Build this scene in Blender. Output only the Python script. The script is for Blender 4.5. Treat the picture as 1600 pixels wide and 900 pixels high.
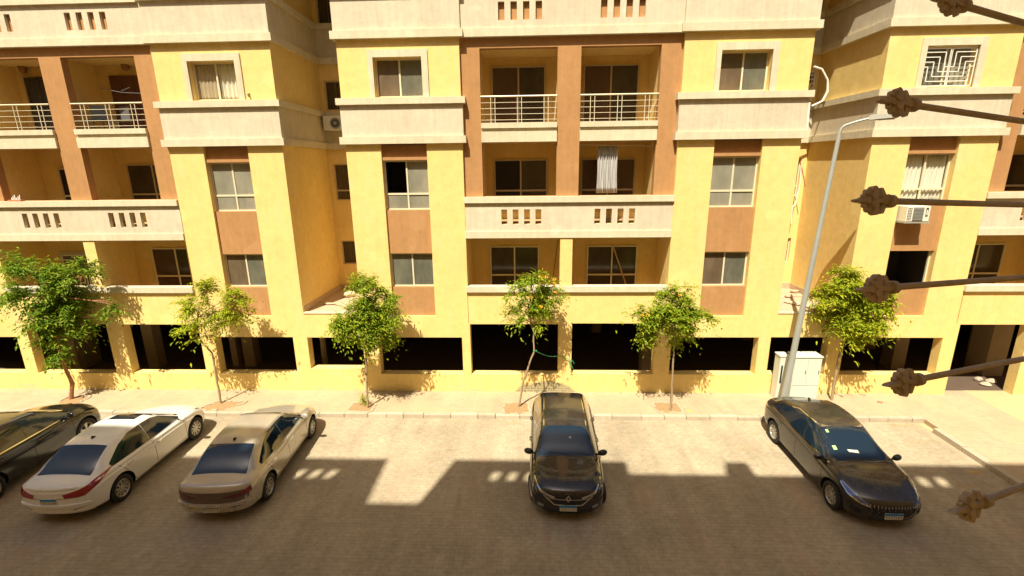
import bpy, bmesh, math, random
from mathutils import Vector, Matrix
from mathutils.bvhtree import BVHTree
R = math.radians
for o in list(bpy.data.objects): bpy.data.objects.remove(o)
C = bpy.context.scene.collection
scene = bpy.context.scene

# ------------------------------------------------------------------ camera
HC = 7.8
F, PT, YW, RL = 739.232, 0.24989088, -0.03938831, 0.01189357
def cam_axes():
    cy, sy, cp, sp = math.cos(YW), math.sin(YW), math.cos(PT), math.sin(PT)
    f = Vector((sy*cp, cy*cp, -sp)); rt = Vector((cy, -sy, 0)); dn = f.cross(rt)
    cr, sr = math.cos(RL), math.sin(RL)
    return cr*rt+sr*dn, -sr*rt+cr*dn, f
AX, AD, AF = cam_axes()
cd = bpy.data.cameras.new('camera'); cam = bpy.data.objects.new('camera', cd); C.objects.link(cam)
cam.matrix_world = Matrix(((AX.x, -AD.x, -AF.x, 0), (AX.y, -AD.y, -AF.y, 0), (AX.z, -AD.z, -AF.z, HC), (0, 0, 0, 1)))
cd.sensor_width = 36; cd.lens = 36*F/1600; cd.clip_start = .05; cd.clip_end = 2000
scene.camera = cam
def ray(px, py): return AX*(px-800)+AD*(py-450)+AF*F
def onY(px, py, Y): d = ray(px, py); return Vector((0, 0, HC))+d*(Y/d.y)
def onZ(px, py, Z=0): d = ray(px, py); return Vector((0, 0, HC))+d*((Z-HC)/d.z)

# ------------------------------------------------------------------ light
SUN_EL, SUN_AZ = 59.0, 19.0          # light travels towards +Y, turned AZ degrees towards +X
w = bpy.data.worlds.new('World'); scene.world = w; w.use_nodes = True
nt = w.node_tree; bg = nt.nodes['Background']
sky = nt.nodes.new('ShaderNodeTexSky'); sky.sky_type = 'NISHITA'; sky.sun_disc = False
sky.sun_elevation = R(SUN_EL); sky.sun_rotation = R(180+SUN_AZ)
sky.dust_density = 5.0; sky.air_density = 1.0; sky.ozone_density = 1.0
nt.links.new(sky.outputs[0], bg.inputs[0]); bg.inputs[1].default_value = 0.05
sl = bpy.data.lights.new('sun', 'SUN'); sl.energy = 5.0; sl.angle = R(.5); sl.color = (1, .93, .76)
so = bpy.data.objects.new('sun', sl); C.objects.link(so); so.location = (-10, -20, 40)
TD = Vector((math.sin(R(SUN_AZ))*math.cos(R(SUN_EL)), math.cos(R(SUN_AZ))*math.cos(R(SUN_EL)), -math.sin(R(SUN_EL))))
so.rotation_euler = TD.to_track_quat('-Z', 'Y').to_euler()
vs = scene.view_settings; vs.view_transform = 'Standard'; vs.look = 'None'; vs.exposure = 0.80; vs.gamma = 1
vs.use_curve_mapping = False

# ------------------------------------------------------------------ materials
def mat(name): 
    m = bpy.data.materials.new(name); m.use_nodes = True
    return m, m.node_tree, m.node_tree.nodes['Principled BSDF']
def N(nt, t, **k):
    n = nt.nodes.new(t)
    for a, b in k.items():
        if a in n.inputs: n.inputs[a].default_value = b
        else: setattr(n, a, b)
    return n
def simple(name, col, rough=.6, metal=0, coat=0, spec=.5, noise=0, nscale=8, bump=0, emit=None):
    m, nt, p = mat(name); p.inputs['Base Color'].default_value = (*col, 1); p.inputs['Roughness'].default_value = rough
    p.inputs['Metallic'].default_value = metal; p.inputs['Coat Weight'].default_value = coat
    p.inputs['Specular IOR Level'].default_value = spec
    if noise or bump:
        tc = N(nt, 'ShaderNodeTexCoord'); nz = N(nt, 'ShaderNodeTexNoise', Scale=nscale, Detail=5.0, Roughness=.6)
        nt.links.new(tc.outputs['Object'], nz.inputs['Vector'])
        if noise:
            mx = N(nt, 'ShaderNodeMix', data_type='RGBA'); mx.inputs[6].default_value = (*[c*(1-noise) for c in col], 1)
            mx.inputs[7].default_value = (*[min(1, c*(1+noise)) for c in col], 1)
            nt.links.new(nz.outputs[0], mx.inputs[0]); nt.links.new(mx.outputs[2], p.inputs['Base Color'])
        if bump:
            b = N(nt, 'ShaderNodeBump', Strength=bump, Distance=.02); nt.links.new(nz.outputs[0], b.inputs['Height'])
            nt.links.new(b.outputs[0], p.inputs['Normal'])
    return m
def ramp(nt, stops, src):
    r = N(nt, 'ShaderNodeValToRGB'); e = r.color_ramp.elements
    while len(e) < len(stops): e.new(.5)
    for i, (p_, c) in enumerate(stops): e[i].position = p_; e[i].color = (*c, 1) if len(c) == 3 else c
    nt.links.new(src, r.inputs[0]); return r
def mixc(nt, fac, a, b, blend='MIX'):
    mx = N(nt, 'ShaderNodeMix', data_type='RGBA', blend_type=blend)
    for s, v in ((0, fac), (6, a), (7, b)):
        if isinstance(v, (int, float)): mx.inputs[s].default_value = v
        elif isinstance(v, tuple): mx.inputs[s].default_value = (*v, 1)
        else: nt.links.new(v, mx.inputs[s])
    return mx.outputs[2]
def math_(nt, op, a, b=None, clamp=False):
    n = N(nt, 'ShaderNodeMath', operation=op); n.use_clamp = clamp
    for i, v in enumerate((a, b)):
        if v is None: continue
        if isinstance(v, (int, float)): n.inputs[i].default_value = v
        else: nt.links.new(v, n.inputs[i])
    return n.outputs[0]
def geo_pos(nt):
    g = N(nt, 'ShaderNodeNewGeometry'); return g.outputs['Position']
def noise(nt, vec, scale, detail=4, rough=.55, sc=None):
    if sc:
        mp = N(nt, 'ShaderNodeMapping'); mp.inputs['Scale'].default_value = sc; nt.links.new(vec, mp.inputs['Vector']); vec = mp.outputs[0]
    n = N(nt, 'ShaderNodeTexNoise', Scale=scale, Detail=float(detail), Roughness=rough); nt.links.new(vec, n.inputs['Vector']); return n.outputs[0]
def wall_mat(name, col, streak=.12, stain=None, plinth=False, fine=.25):
    m, nt, p = mat(name); pos = geo_pos(nt); p.inputs['Roughness'].default_value = .92; p.inputs['Specular IOR Level'].default_value = .15
    big = noise(nt, pos, .8, 5); med = noise(nt, pos, 5, 6, .65); st = noise(nt, pos, 3.0, 4, .6, (3, 3, .22))
    lo = tuple(c*(1-streak) for c in col); hi = tuple(min(1, c*(1+streak*.6)) for c in col)
    c = mixc(nt, ramp(nt, [(.3, (0, 0, 0)), (.7, (1, 1, 1))], big).outputs[0], lo, hi)
    s2 = ramp(nt, [(.38, (1-streak*1.3,)*3), (.6, (1, 1, 1))], st).outputs[0]
    c = mixc(nt, .8, c, s2, 'MULTIPLY')
    s3 = ramp(nt, [(.3, (.88, .88, .88)), (.6, (1, 1, 1))], med).outputs[0]
    c = mixc(nt, .8, c, s3, 'MULTIPLY')
    if stain:
        f = ramp(nt, [(.52, (0, 0, 0)), (.75, (1, 1, 1))], noise(nt, pos, 1.7, 6, .7, (1.5, 1, .5))).outputs[0]
        c = mixc(nt, math_(nt, 'MULTIPLY', f, .7), c, stain)
        pale = ramp(nt, [(.66, (0, 0, 0)), (.68, (1, 1, 1))], noise(nt, pos, .9, 2, .4)).outputs[0]
        c = mixc(nt, math_(nt, 'MULTIPLY', pale, .35), c, tuple(min(.86, q*1.08+.03) for q in col))
    if plinth:   # worn, peeled and damp band near the pavement
        sx = N(nt, 'ShaderNodeSeparateXYZ'); nt.links.new(pos, sx.inputs[0])
        hz = math_(nt, 'SUBTRACT', .42, sx.outputs[2]); nn = noise(nt, pos, 1.1, 6, .65, (.8, 1, 2.2))
        v = math_(nt, 'ADD', math_(nt, 'MULTIPLY', hz, 1.1), math_(nt, 'MULTIPLY', math_(nt, 'SUBTRACT', nn, .5), 2.4))
        dx = math_(nt, 'ABSOLUTE', math_(nt, 'SUBTRACT', sx.outputs[0], .55)); near = math_(nt, 'SUBTRACT', 1.0, math_(nt, 'MULTIPLY', dx, .62), True)
        hz2 = math_(nt, 'MULTIPLY', math_(nt, 'SUBTRACT', .62, sx.outputs[2], True), 2.2)
        v2 = math_(nt, 'MULTIPLY', math_(nt, 'MULTIPLY', near, hz2), math_(nt, 'ADD', noise(nt, pos, 2.2, 6, .7), .35))
        fm = ramp(nt, [(.46, (0, 0, 0)), (.52, (1, 1, 1))], v).outputs[0]
        fm2 = ramp(nt, [(.33, (0, 0, 0)), (.40, (1, 1, 1))], v2).outputs[0]
        br = N(nt, 'ShaderNodeTexBrick'); br.inputs['Scale'].default_value = 1; br.inputs['Brick Width'].default_value = .24; br.inputs['Row Height'].default_value = .09
        br.inputs['Mortar Size'].default_value = .008; br.inputs['Color1'].default_value = (.20, .19, .13, 1); br.inputs['Color2'].default_value = (.30, .27, .17, 1); br.inputs['Mortar'].default_value = (.48, .42, .26, 1)
        cx = N(nt, 'ShaderNodeCombineXYZ'); nt.links.new(sx.outputs[0], cx.inputs[0]); nt.links.new(sx.outputs[2], cx.inputs[1]); nt.links.new(cx.outputs[0], br.inputs['Vector'])
        c = mixc(nt, math_(nt, 'MULTIPLY', fm, .45), c, (.50, .43, .28)); c = mixc(nt, math_(nt, 'MULTIPLY', fm2, .85), c, br.outputs['Color'])
    nt.links.new(c, p.inputs['Base Color'])
    b = N(nt, 'ShaderNodeBump', Strength=fine, Distance=.01); nt.links.new(noise(nt, pos, 60, 4, .7), b.inputs['Height'])
    b2 = N(nt, 'ShaderNodeBump', Strength=.25, Distance=.03); nt.links.new(noise(nt, pos, 4, 3), b2.inputs['Height']); nt.links.new(b2.outputs[0], b.inputs['Normal'])
    nt.links.new(b.outputs[0], p.inputs['Normal']); return m
YEL = (.82, .60, .225)
M = {}
M['yellow'] = wall_mat('yellow_stucco', YEL, .035, (.74, .58, .30), True)
M['brown'] = wall_mat('brown_stucco', (.46, .245, .10), .07, (.50, .27, .12))
M['cream'] = wall_mat('cream_plaster', (.66, .575, .42), .08, (.56, .47, .32), False, .7)
M['trim'] = wall_mat('cream_trim', (.68, .60, .42), .08, (.60, .50, .31), False, .4)
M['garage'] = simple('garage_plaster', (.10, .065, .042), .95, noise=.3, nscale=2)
M['floor_tile'] = simple('brown_floor_tile', (.46, .29, .13), .7, noise=.15, nscale=6)
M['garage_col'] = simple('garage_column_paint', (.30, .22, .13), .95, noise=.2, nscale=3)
M['block'] = simple('concrete_block', (.55, .52, .44), .9, noise=.2, nscale=12, bump=.3)
M['alu'] = simple('cream_aluminium', (.74, .66, .46), .4, .1)
M['alud'] = simple('beige_aluminium_shade', (.52, .42, .27), .5, .1)
M['white_metal'] = simple('white_painted_steel', (.80, .77, .68), .45)
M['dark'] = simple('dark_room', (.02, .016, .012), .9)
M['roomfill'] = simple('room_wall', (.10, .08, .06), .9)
M['wood'] = simple('raw_wood', (.50, .33, .17), .8, noise=.3, nscale=14)
M['rubble'] = simple('rubble', (.48, .35, .23), .95, noise=.25, nscale=10, bump=.5)
def glass_mat(name, c1, c2, rough, spec=.6, sc=1.3):
    m, nt, p = mat(name); pos = geo_pos(nt)
    c = mixc(nt, ramp(nt, [(.35, (0, 0, 0)), (.65, (1, 1, 1))], noise(nt, pos, sc, 5, .6, (1.6, 1, .7))).outputs[0], c1, c2)
    nt.links.new(c, p.inputs['Base Color']); p.inputs['Roughness'].default_value = rough; p.inputs['Specular IOR Level'].default_value = spec
    return m
M['gl_brown'] = glass_mat('dusty_brown_glass', (.105, .075, .045), (.165, .12, .075), .28)
M['gl_grey'] = glass_mat('dusty_grey_glass', (.10, .10, .075), (.17, .165, .12), .25)
M['gl_dbrown'] = glass_mat('dark_brown_glass', (.07, .035, .02), (.10, .05, .03), .2)
M['gl_dark'] = glass_mat('dark_glass', (.035, .025, .015), (.065, .05, .03), .15)
M['gl_net'] = glass_mat('lit_grey_glass', (.20, .19, .14), (.29, .27, .20), .3)
def clear_mat():
    m, nt, p = mat('clear_window_glass'); nt.nodes.remove(p)
    out = nt.nodes['Material Output']; tr = N(nt, 'ShaderNodeBsdfTransparent'); tr.inputs[0].default_value = (.92, .92, .88, 1)
    gl = N(nt, 'ShaderNodeBsdfGlossy', Roughness=.06); mx = N(nt, 'ShaderNodeMixShader', Fac=.12)
    nt.links.new(tr.outputs[0], mx.inputs[1]); nt.links.new(tr.outputs[0], mx.inputs[1]); nt.links.new(gl.outputs[0], mx.inputs[2]); nt.links.new(mx.outputs[0], out.inputs[0])
    return m
M['gl_clear'] = clear_mat()
M['curtain_w'] = simple('white_curtain', (.80, .78, .68), .9)
M['curtain_b'] = simple('beige_curtain', (.46, .38, .27), .9)
M['curtain_d'] = simple('dark_grey_curtain', (.07, .06, .06), .9)
M['door_brown'] = simple('dark_brown_door', (.13, .05, .03), .5, noise=.2)
M['iron'] = simple('rusty_brown_iron', (.42, .33, .23), .7, noise=.35, nscale=25, bump=.3)
M['galv'] = simple('galvanised_steel', (.42, .44, .40), .5, .35, noise=.12, nscale=3)
M['lampgrey'] = simple('lamp_grey', (.55, .55, .48), .5, .2)
M['cabinet'] = simple('cabinet_paint', (.60, .62, .53), .5, noise=.06, nscale=3)
M['black'] = simple('black_plastic', (.015, .015, .015), .5)
M['grey_pl'] = simple('grey_plastic', (.12, .12, .12), .5)
M['rope'] = simple('green_rope', (.03, .28, .10), .7)
M['acw'] = simple('ac_white', (.72, .68, .55), .5)
M['acg'] = simple('ac_grille', (.34, .34, .28), .5)
M['lantern'] = simple('lantern_metal', (.10, .06, .03), .5)
def paver(name, c1, c2, mort, bw, rh, ms, patches, rot=0, dustcol=None, dust=.0, dirt=None):
    m, nt, p = mat(name); pos = geo_pos(nt); p.inputs['Roughness'].default_value = .93; p.inputs['Specular IOR Level'].default_value = .12
    mp = N(nt, 'ShaderNodeMapping'); mp.inputs['Rotation'].default_value[2] = rot; nt.links.new(pos, mp.inputs['Vector'])
    br = N(nt, 'ShaderNodeTexBrick'); nt.links.new(mp.outputs[0], br.inputs['Vector'])
    for k, v in (('Scale', 1), ('Brick Width', bw), ('Row Height', rh), ('Mortar Size', ms), ('Mortar Smooth', .3), ('Bias', -.1)): br.inputs[k].default_value = v
    br.inputs['Color1'].default_value = (*c1, 1); br.inputs['Color2'].default_value = (*c2, 1); br.inputs['Mortar'].default_value = (*mort, 1)
    c = br.outputs['Color']
    pat = ramp(nt, [(.3, (patches[0],)*3), (.7, (patches[1],)*3)], noise(nt, pos, .55, 6, .6)).outputs[0]
    c = mixc(nt, 1.0, c, pat, 'MULTIPLY')
    fine = ramp(nt, [(.3, (.80, .80, .80)), (.65, (1.06, 1.06, 1.06))], noise(nt, pos, 7, 5, .7)).outputs[0]
    c = mixc(nt, 1.0, c, fine, 'MULTIPLY')
    trk = ramp(nt, [(.35, (.90, .89, .88)), (.6, (1.03, 1.03, 1.03))], noise(nt, pos, 1.0, 4, .6, (2.2, .28, 1))).outputs[0]
    c = mixc(nt, 1.0, c, trk, 'MULTIPLY')
    red = ramp(nt, [(.55, (0, 0, 0)), (.72, (1, 1, 1))], noise(nt, pos, .9, 4, .6, (1.4, .35, 1))).outputs[0]
    c = mixc(nt, math_(nt, 'MULTIPLY', red, .35), c, tuple(a*b for a, b in zip(c1, (1.06, .80, .74))))
    if dirt:
        dk = ramp(nt, [(.62, (0, 0, 0)), (.74, (1, 1, 1))], noise(nt, pos, 1.6, 7, .75)).outputs[0]
        c = mixc(nt, math_(nt, 'MULTIPLY', dk, .5), c, dirt)
    if dustcol:
        d = ramp(nt, [(.40-dust*.3, (0, 0, 0)), (.62, (1, 1, 1))], noise(nt, pos, .8, 7, .68)).outputs[0]
        c = mixc(nt, math_(nt, 'MULTIPLY', d, .75), c, dustcol)
    nt.links.new(c, p.inputs['Base Color'])
    b = N(nt, 'ShaderNodeBump', Strength=.3, Distance=.004); nt.links.new(br.outputs['Fac'], b.inputs['Height']); b.invert = True
    b2 = N(nt, 'ShaderNodeBump', Strength=.3, Distance=.02); nt.links.new(noise(nt, pos, 14, 5, .7), b2.inputs['Height']); nt.links.new(b.outputs[0], b2.inputs['Normal'])
    nt.links.new(b2.outputs[0], p.inputs['Normal']); return m
M['road'] = paver('road_pavers', (.435, .365, .255), (.405, .335, .23), (.355, .285, .19), .20, .10, .007, (.80, 1.08), 0, None, 0, (.26, .19, .12))
M['walk'] = paver('sidewalk_tiles', (.45, .35, .24), (.42, .32, .215), (.36, .275, .18), .30, .15, .008, (.86, 1.08), 0, (.46, .36, .215), .3, (.33, .23, .14))
M['sand'] = simple('sand_ground', (.49, .37, .19), .98, noise=.14, nscale=1.2, bump=.4)
M['soil'] = simple('dry_soil', (.33, .21, .10), .98, noise=.3, nscale=9, bump=.8)
M['kerb'] = simple('kerb_concrete', (.42, .35, .25), .9, noise=.22, nscale=5, bump=.4)
M['kerbw'] = simple('kerb_worn_white', (.47, .41, .30), .9, noise=.22, nscale=7, bump=.4)
M['bark'] = simple('bark', (.34, .24, .14), .95, noise=.35, nscale=30, bump=.6)
M['barkr'] = simple('reddish_bark', (.38, .17, .08), .95, noise=.3, nscale=30, bump=.6)
def leaf_mat(name, a, b, c):
    m, nt, p = mat(name); g = N(nt, 'ShaderNodeNewGeometry')
    r = ramp(nt, [(0, a), (.5, b), (1, c)], g.outputs['Random Per Island'])
    nt.links.new(r.outputs[0], p.inputs['Base Color']); p.inputs['Roughness'].default_value = .55; p.inputs['Specular IOR Level'].default_value = .15
    tl = N(nt, 'ShaderNodeBsdfTranslucent'); nt.links.new(mixc(nt, 1.0, r.outputs[0], (1.3, 1.25, .5), 'MULTIPLY'), tl.inputs[0])
    mx = N(nt, 'ShaderNodeMixShader', Fac=.35); out = nt.nodes['Material Output']
    nt.links.new(p.outputs[0], mx.inputs[1]); nt.links.new(tl.outputs[0], mx.inputs[2]); nt.links.new(mx.outputs[0], out.inputs[0]); return m
M['leaf'] = leaf_mat('leaf_green', (.13, .22, .012), (.22, .31, .016), (.38, .40, .025))
M['leafd'] = leaf_mat('leaf_deep_green', (.08, .17, .012), (.15, .25, .016), (.28, .33, .022))
M['leafy'] = leaf_mat('leaf_yellow_green', (.18, .26, .012), (.30, .36, .018), (.48, .46, .03))
M['flower'] = simple('orange_flower', (.75, .33, .01), .6)

# ------------------------------------------------------------------ helpers
ORG = {}
def setp(o, label=None, cat=None, group=None, kind=None):
    if label: o['label'] = label
    if cat: o['category'] = cat
    if group: o['group'] = group
    if kind: o['kind'] = kind
    return o
def empty(name, loc, rz=0, label=None, cat=None, group=None):
    o = bpy.data.objects.new(name, None); C.objects.link(o); o.location = loc; o.rotation_euler = (0, 0, rz)
    o.empty_display_size = .2; ORG[o.name] = Vector(loc); return setp(o, label, cat, group)
class MB:
    def __init__(s): s.v = []; s.f = []; s.m = []; s.mats = []
    def mi(s, k):
        k = M[k] if isinstance(k, str) else k
        if k not in s.mats: s.mats.append(k)
        return s.mats.index(k)
    def face(s, pts, m): 
        b = len(s.v); s.v += [Vector(p) for p in pts]; s.f.append(tuple(range(b, b+len(pts)))); s.m.append(s.mi(m))
    def box(s, x0, x1, y0, y1, z0, z1, m, T=None):
        b = len(s.v); P = [Vector((x, y, z)) for z in (z0, z1) for y in (y0, y1) for x in (x0, x1)]
        if T: P = [T @ p for p in P]
        s.v += P; k = s.mi(m)
        for q in ((0, 2, 3, 1), (4, 5, 7, 6), (0, 1, 5, 4), (2, 6, 7, 3), (0, 4, 6, 2), (1, 3, 7, 5)): s.f.append(tuple(b+i for i in q)); s.m.append(k)
        return s
    def tube(s, pts, r, m, n=8, cap=True):
        pts = [Vector(p) for p in pts]; rs = r if isinstance(r, (list, tuple)) else [r]*len(pts); k = s.mi(m); b = len(s.v)
        up = None
        for i, p in enumerate(pts):
            d = (pts[min(i+1, len(pts)-1)]-pts[max(i-1, 0)]).normalized()
            if up is None: up = d.orthogonal().normalized()
            a = (up-d*up.dot(d)); a = a.normalized() if a.length > 1e-5 else d.orthogonal().normalized(); up = a; c = d.cross(a)
            for j in range(n): t = 2*math.pi*j/n; s.v.append(p+(a*math.cos(t)+c*math.sin(t))*rs[i])
        for i in range(len(pts)-1):
            for j in range(n): j2 = (j+1) % n; s.f.append((b+i*n+j, b+i*n+j2, b+(i+1)*n+j2, b+(i+1)*n+j)); s.m.append(k)
        if cap:
            s.f.append(tuple(b+j for j in reversed(range(n)))); s.m.append(k)
            e = b+(len(pts)-1)*n; s.f.append(tuple(e+j for j in range(n))); s.m.append(k)
        return s
    def lathe(s, prof, T, m, n=20):    # prof: (r, h) about local z
        k = s.mi(m); b = len(s.v)
        for r, h in prof:
            for j in range(n): t = 2*math.pi*j/n; s.v.append(T @ Vector((r*math.cos(t), r*math.sin(t), h)))
        for i in range(len(prof)-1):
            for j in range(n): j2 = (j+1) % n; s.f.append((b+i*n+j, b+i*n+j2, b+(i+1)*n+j2, b+(i+1)*n+j)); s.m.append(k)
        return s
    def prism(s, poly, y0, y1, m, T=None):   # poly in (x,z), extruded along y
        b = len(s.v); n = len(poly); k = s.mi(m)
        P = [Vector((x, y0, z)) for x, z in poly]+[Vector((x, y1, z)) for x, z in poly]
        if T: P = [T @ p for p in P]
        s.v += P; s.f.append(tuple(b+i for i in range(n))); s.m.append(k); s.f.append(tuple(b+n+i for i in reversed(range(n)))); s.m.append(k)
        for i in range(n): j = (i+1) % n; s.f.append((b+j, b+i, b+n+i, b+n+j)); s.m.append(k)
        return s
    def wall(s, x0, x1, z0, z1, y, holes, m, depth=.3, rm=None):   # front sheet facing -Y with holes and reveals
        xs = sorted({x0, x1, *[h[0] for h in holes], *[h[1] for h in holes]}); zs = sorted({z0, z1, *[h[2] for h in holes], *[h[3] for h in holes]})
        xs = [x for x in xs if x0 <= x <= x1]; zs = [z for z in zs if z0 <= z <= z1]
        for a, b_ in zip(xs, xs[1:]):
            for c, d in zip(zs, zs[1:]):
                mx, mz = (a+b_)/2, (c+d)/2
                if any(h[0] < mx < h[1] and h[2] < mz < h[3] for h in holes): continue
                s.face([(a, y, c), (b_, y, c), (b_, y, d), (a, y, d)], m)
        for h in holes:
            e = y+depth; a, b_, c, d = h[:4]; r = rm or m
            s.face([(a, y, c), (a, y, d), (a, e, d), (a, e, c)], r); s.face([(b_, y, c), (b_, e, c), (b_, e, d), (b_, y, d)], r)
            s.face([(a, y, d), (b_, y, d), (b_, e, d), (a, e, d)], r)
            if c > z0+.001: s.face([(a, y, c), (a, e, c), (b_, e, c), (b_, y, c)], r)
        return s
    def build(s, name, parent=None, smooth=False, bevel=0, merge=False, org=None):
        if org is None: org = ORG.get(parent.name, Vector()) if parent else Vector()
        me = bpy.data.meshes.new(name); me.from_pydata([v-org for v in s.v], [], s.f)
        for m in s.mats: me.materials.append(m)
        me.polygons.foreach_set('material_index', s.m)
        if merge or bevel or smooth:
            bm = bmesh.new(); bm.from_mesh(me); bmesh.ops.remove_doubles(bm, verts=bm.verts, dist=1e-4)
            if bevel: bmesh.ops.bevel(bm, geom=list(bm.edges), offset=bevel, segments=2, profile=.5, affect='EDGES', clamp_overlap=True)
            bm.to_mesh(me); bm.free()
        if smooth:
            me.polygons.foreach_set('use_smooth', [True]*len(me.polygons)); me.set_sharp_from_angle(angle=R(38))
        me.update(); o = bpy.data.objects.new(name, me); C.objects.link(o)
        if parent: o.parent = parent; ORG[o.name] = org.copy()
        return o
def rnd(a, b): return random.uniform(a, b)

# ------------------------------------------------------------------ ground
YB = 15.51          # facade plane
ZR = -.13           # road level
KY, KX = 13.86, 12.15   # kerb lines
g = MB(); g.face([(-400, -300, ZR-.01), (400, -300, ZR-.01), (400, 500, ZR-.01), (-400, 500, ZR-.01)], 'sand'); g.build('ground').__setitem__('kind', 'structure')
g = MB(); g.face([(-60, -.6, ZR), (KX+.02, -.6, ZR), (KX+.02, KY+.02, ZR), (-60, KY+.02, ZR)], 'road'); setp(g.build('road'), kind='structure')
g = MB(); g.box(-60, 12.35, KY+.12, YB+.3, -.2, 0, 'walk'); g.box(12.35, 15.2, -.6, YB+.3, -.2, 0, 'walk'); setp(g.build('sidewalk'), kind='structure')
g = MB(); g.box(15.2, 60, -.6, 40, -.2, .004, 'sand')
sp = [onZ(x, y, 0) for x, y in ((1500, 600), (1600, 600), (1600, 690), (1560, 680), (1505, 668), (1470, 650), (1452, 628))]
sd = MB()
random.seed(5)
cx = sum((p.x for p in sp))/len(sp); cy = sum((p.y for p in sp))/len(sp)
setp(g.build('sand_lot'), kind='structure')
# kerb stones along both edges
random.seed(2)
kb = MB(); x = -45
while x < 11.9:
    l = rnd(.55, .95); l = min(l, 12.0-x); dz = rnd(-.012, .008); dy = rnd(-.01, .01)
    kb.box(x+.006, x+l-.006, KY-.03+dy, KY+.118, -.2, .012+dz, random.choice(['kerb', 'kerbw', 'kerb'])); x += l
y = KY+.1
kb.box(12.0, 12.36, KY-.06, KY+.12, -.2, .02, 'kerb')
while y > -.6:
    l = rnd(.6, .98); dz = rnd(-.01, .008)
    if y < KY: kb.box(12.16+rnd(-.008, .008), 12.345, y-l+.006, min(y, KY-.07)-.006, -.2, .02+dz, 'kerb')
    y -= l
setp(kb.build('kerb', bevel=.012), kind='structure')

# ------------------------------------------------------------------ buildings
def belt(mb, x0, x1, zb, y=YB, left=None, right=None):
    prof = [(0, .22, .13), (.22, 1.17, .05), (1.17, 1.36, .14)]
    for a, b, o in prof:
        mt = 'cream' if o < .1 else 'trim'
        mb.box(x0-o, x1+o, y-o, y+.3, zb+a, zb+b, mt)
        if left is not None: mb.box(x0-o, x0+.1, y+.3, left, zb+a, zb+b, mt)
        if right is not None: mb.box(x1-.1, x1+o, y+.3, right, zb+a, zb+b, mt)
def window(root, x0, x1, z0, z1, y, glass=('gl_brown', 'gl_grey'), rail=None, fr='alu', name='window', split=True, b=.045, low=None, lab=None, depth=.06):
    mb = MB(); 
    mb.box(x0, x0+b, y, y+depth, z0, z1, fr); mb.box(x1-b, x1, y, y+depth, z0, z1, fr)
    mb.box(x0+b, x1-b, y, y+depth, z0, z0+b, fr); mb.box(x0+b, x1-b, y, y+depth, z1-b, z1, fr)
    xm = (x0+x1)/2; zl = z0+b
    if rail: mb.box(x0+b, x1-b, y+.003, y+depth-.004, rail-.03, rail+.03, fr)
    if split: mb.box(xm-.025, xm+.025, y+.006, y+depth-.008, z0+b, z1-b, fr)
    o = mb.build(name, root)
    if lab: o['label'] = lab
    g_ = MB(); lo = low or glass
    segs = [(z0+b, rail-.03, lo), (rail+.03, z1-b, glass)] if rail else [(z0+b, z1-b, glass)]
    for a, c, gl in segs:
        for (u, v), k in (((x0+b, xm), 0), ((xm, x1-b), 1)):
            if gl[k] is None: continue
            yy = y+.02+.012*k; g_.face([(u, yy, a), (v, yy, a), (v, yy, c), (u, yy, c)], gl[k])
    if g_.f: g_.build('pane', o)
    return o
def curtain(parent, x0, x1, z0, z1, y, m, amp=.03, waves=9, name='curtain', taper=0, label=None, seed=1):
    rr = random.Random(seed); mb = MB(); n = waves*8; cols = []
    ph = [rr.uniform(-.4, .4) for _ in range(waves+2)]
    for i in range(n+1):
        t = i/n; a = amp*math.sin(2*math.pi*waves*t+ph[int(t*waves)])
        row = []
        for j in range(9):
            s = j/8; xx = x0+(x1-x0)*t; xc = (x0+x1)/2; xx = xc+(xx-xc)*(1-taper*(s))
            row.append((xx+.01*math.sin(5*s+i*.3), y+a*(.6+.6*(1-s)), z0+(z1-z0)*s))
        cols.append(row)
    for i in range(n):
        for j in range(8): mb.face([cols[i][j], cols[i+1][j], cols[i+1][j+1], cols[i][j+1]], m)
    o = mb.build(name, parent, smooth=True)
    so_ = o.modifiers.new('thick', 'SOLIDIFY'); so_.thickness = .004
    if label: o['label'] = label
    return o
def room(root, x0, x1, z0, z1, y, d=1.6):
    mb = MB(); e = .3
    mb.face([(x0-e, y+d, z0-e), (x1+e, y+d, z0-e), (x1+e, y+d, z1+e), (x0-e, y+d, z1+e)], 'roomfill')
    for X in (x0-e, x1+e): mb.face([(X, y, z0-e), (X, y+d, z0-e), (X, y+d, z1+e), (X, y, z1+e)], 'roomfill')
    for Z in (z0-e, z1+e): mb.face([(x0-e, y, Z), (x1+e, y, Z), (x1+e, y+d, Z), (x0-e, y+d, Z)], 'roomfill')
    mb.build('room_interior', root)
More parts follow.
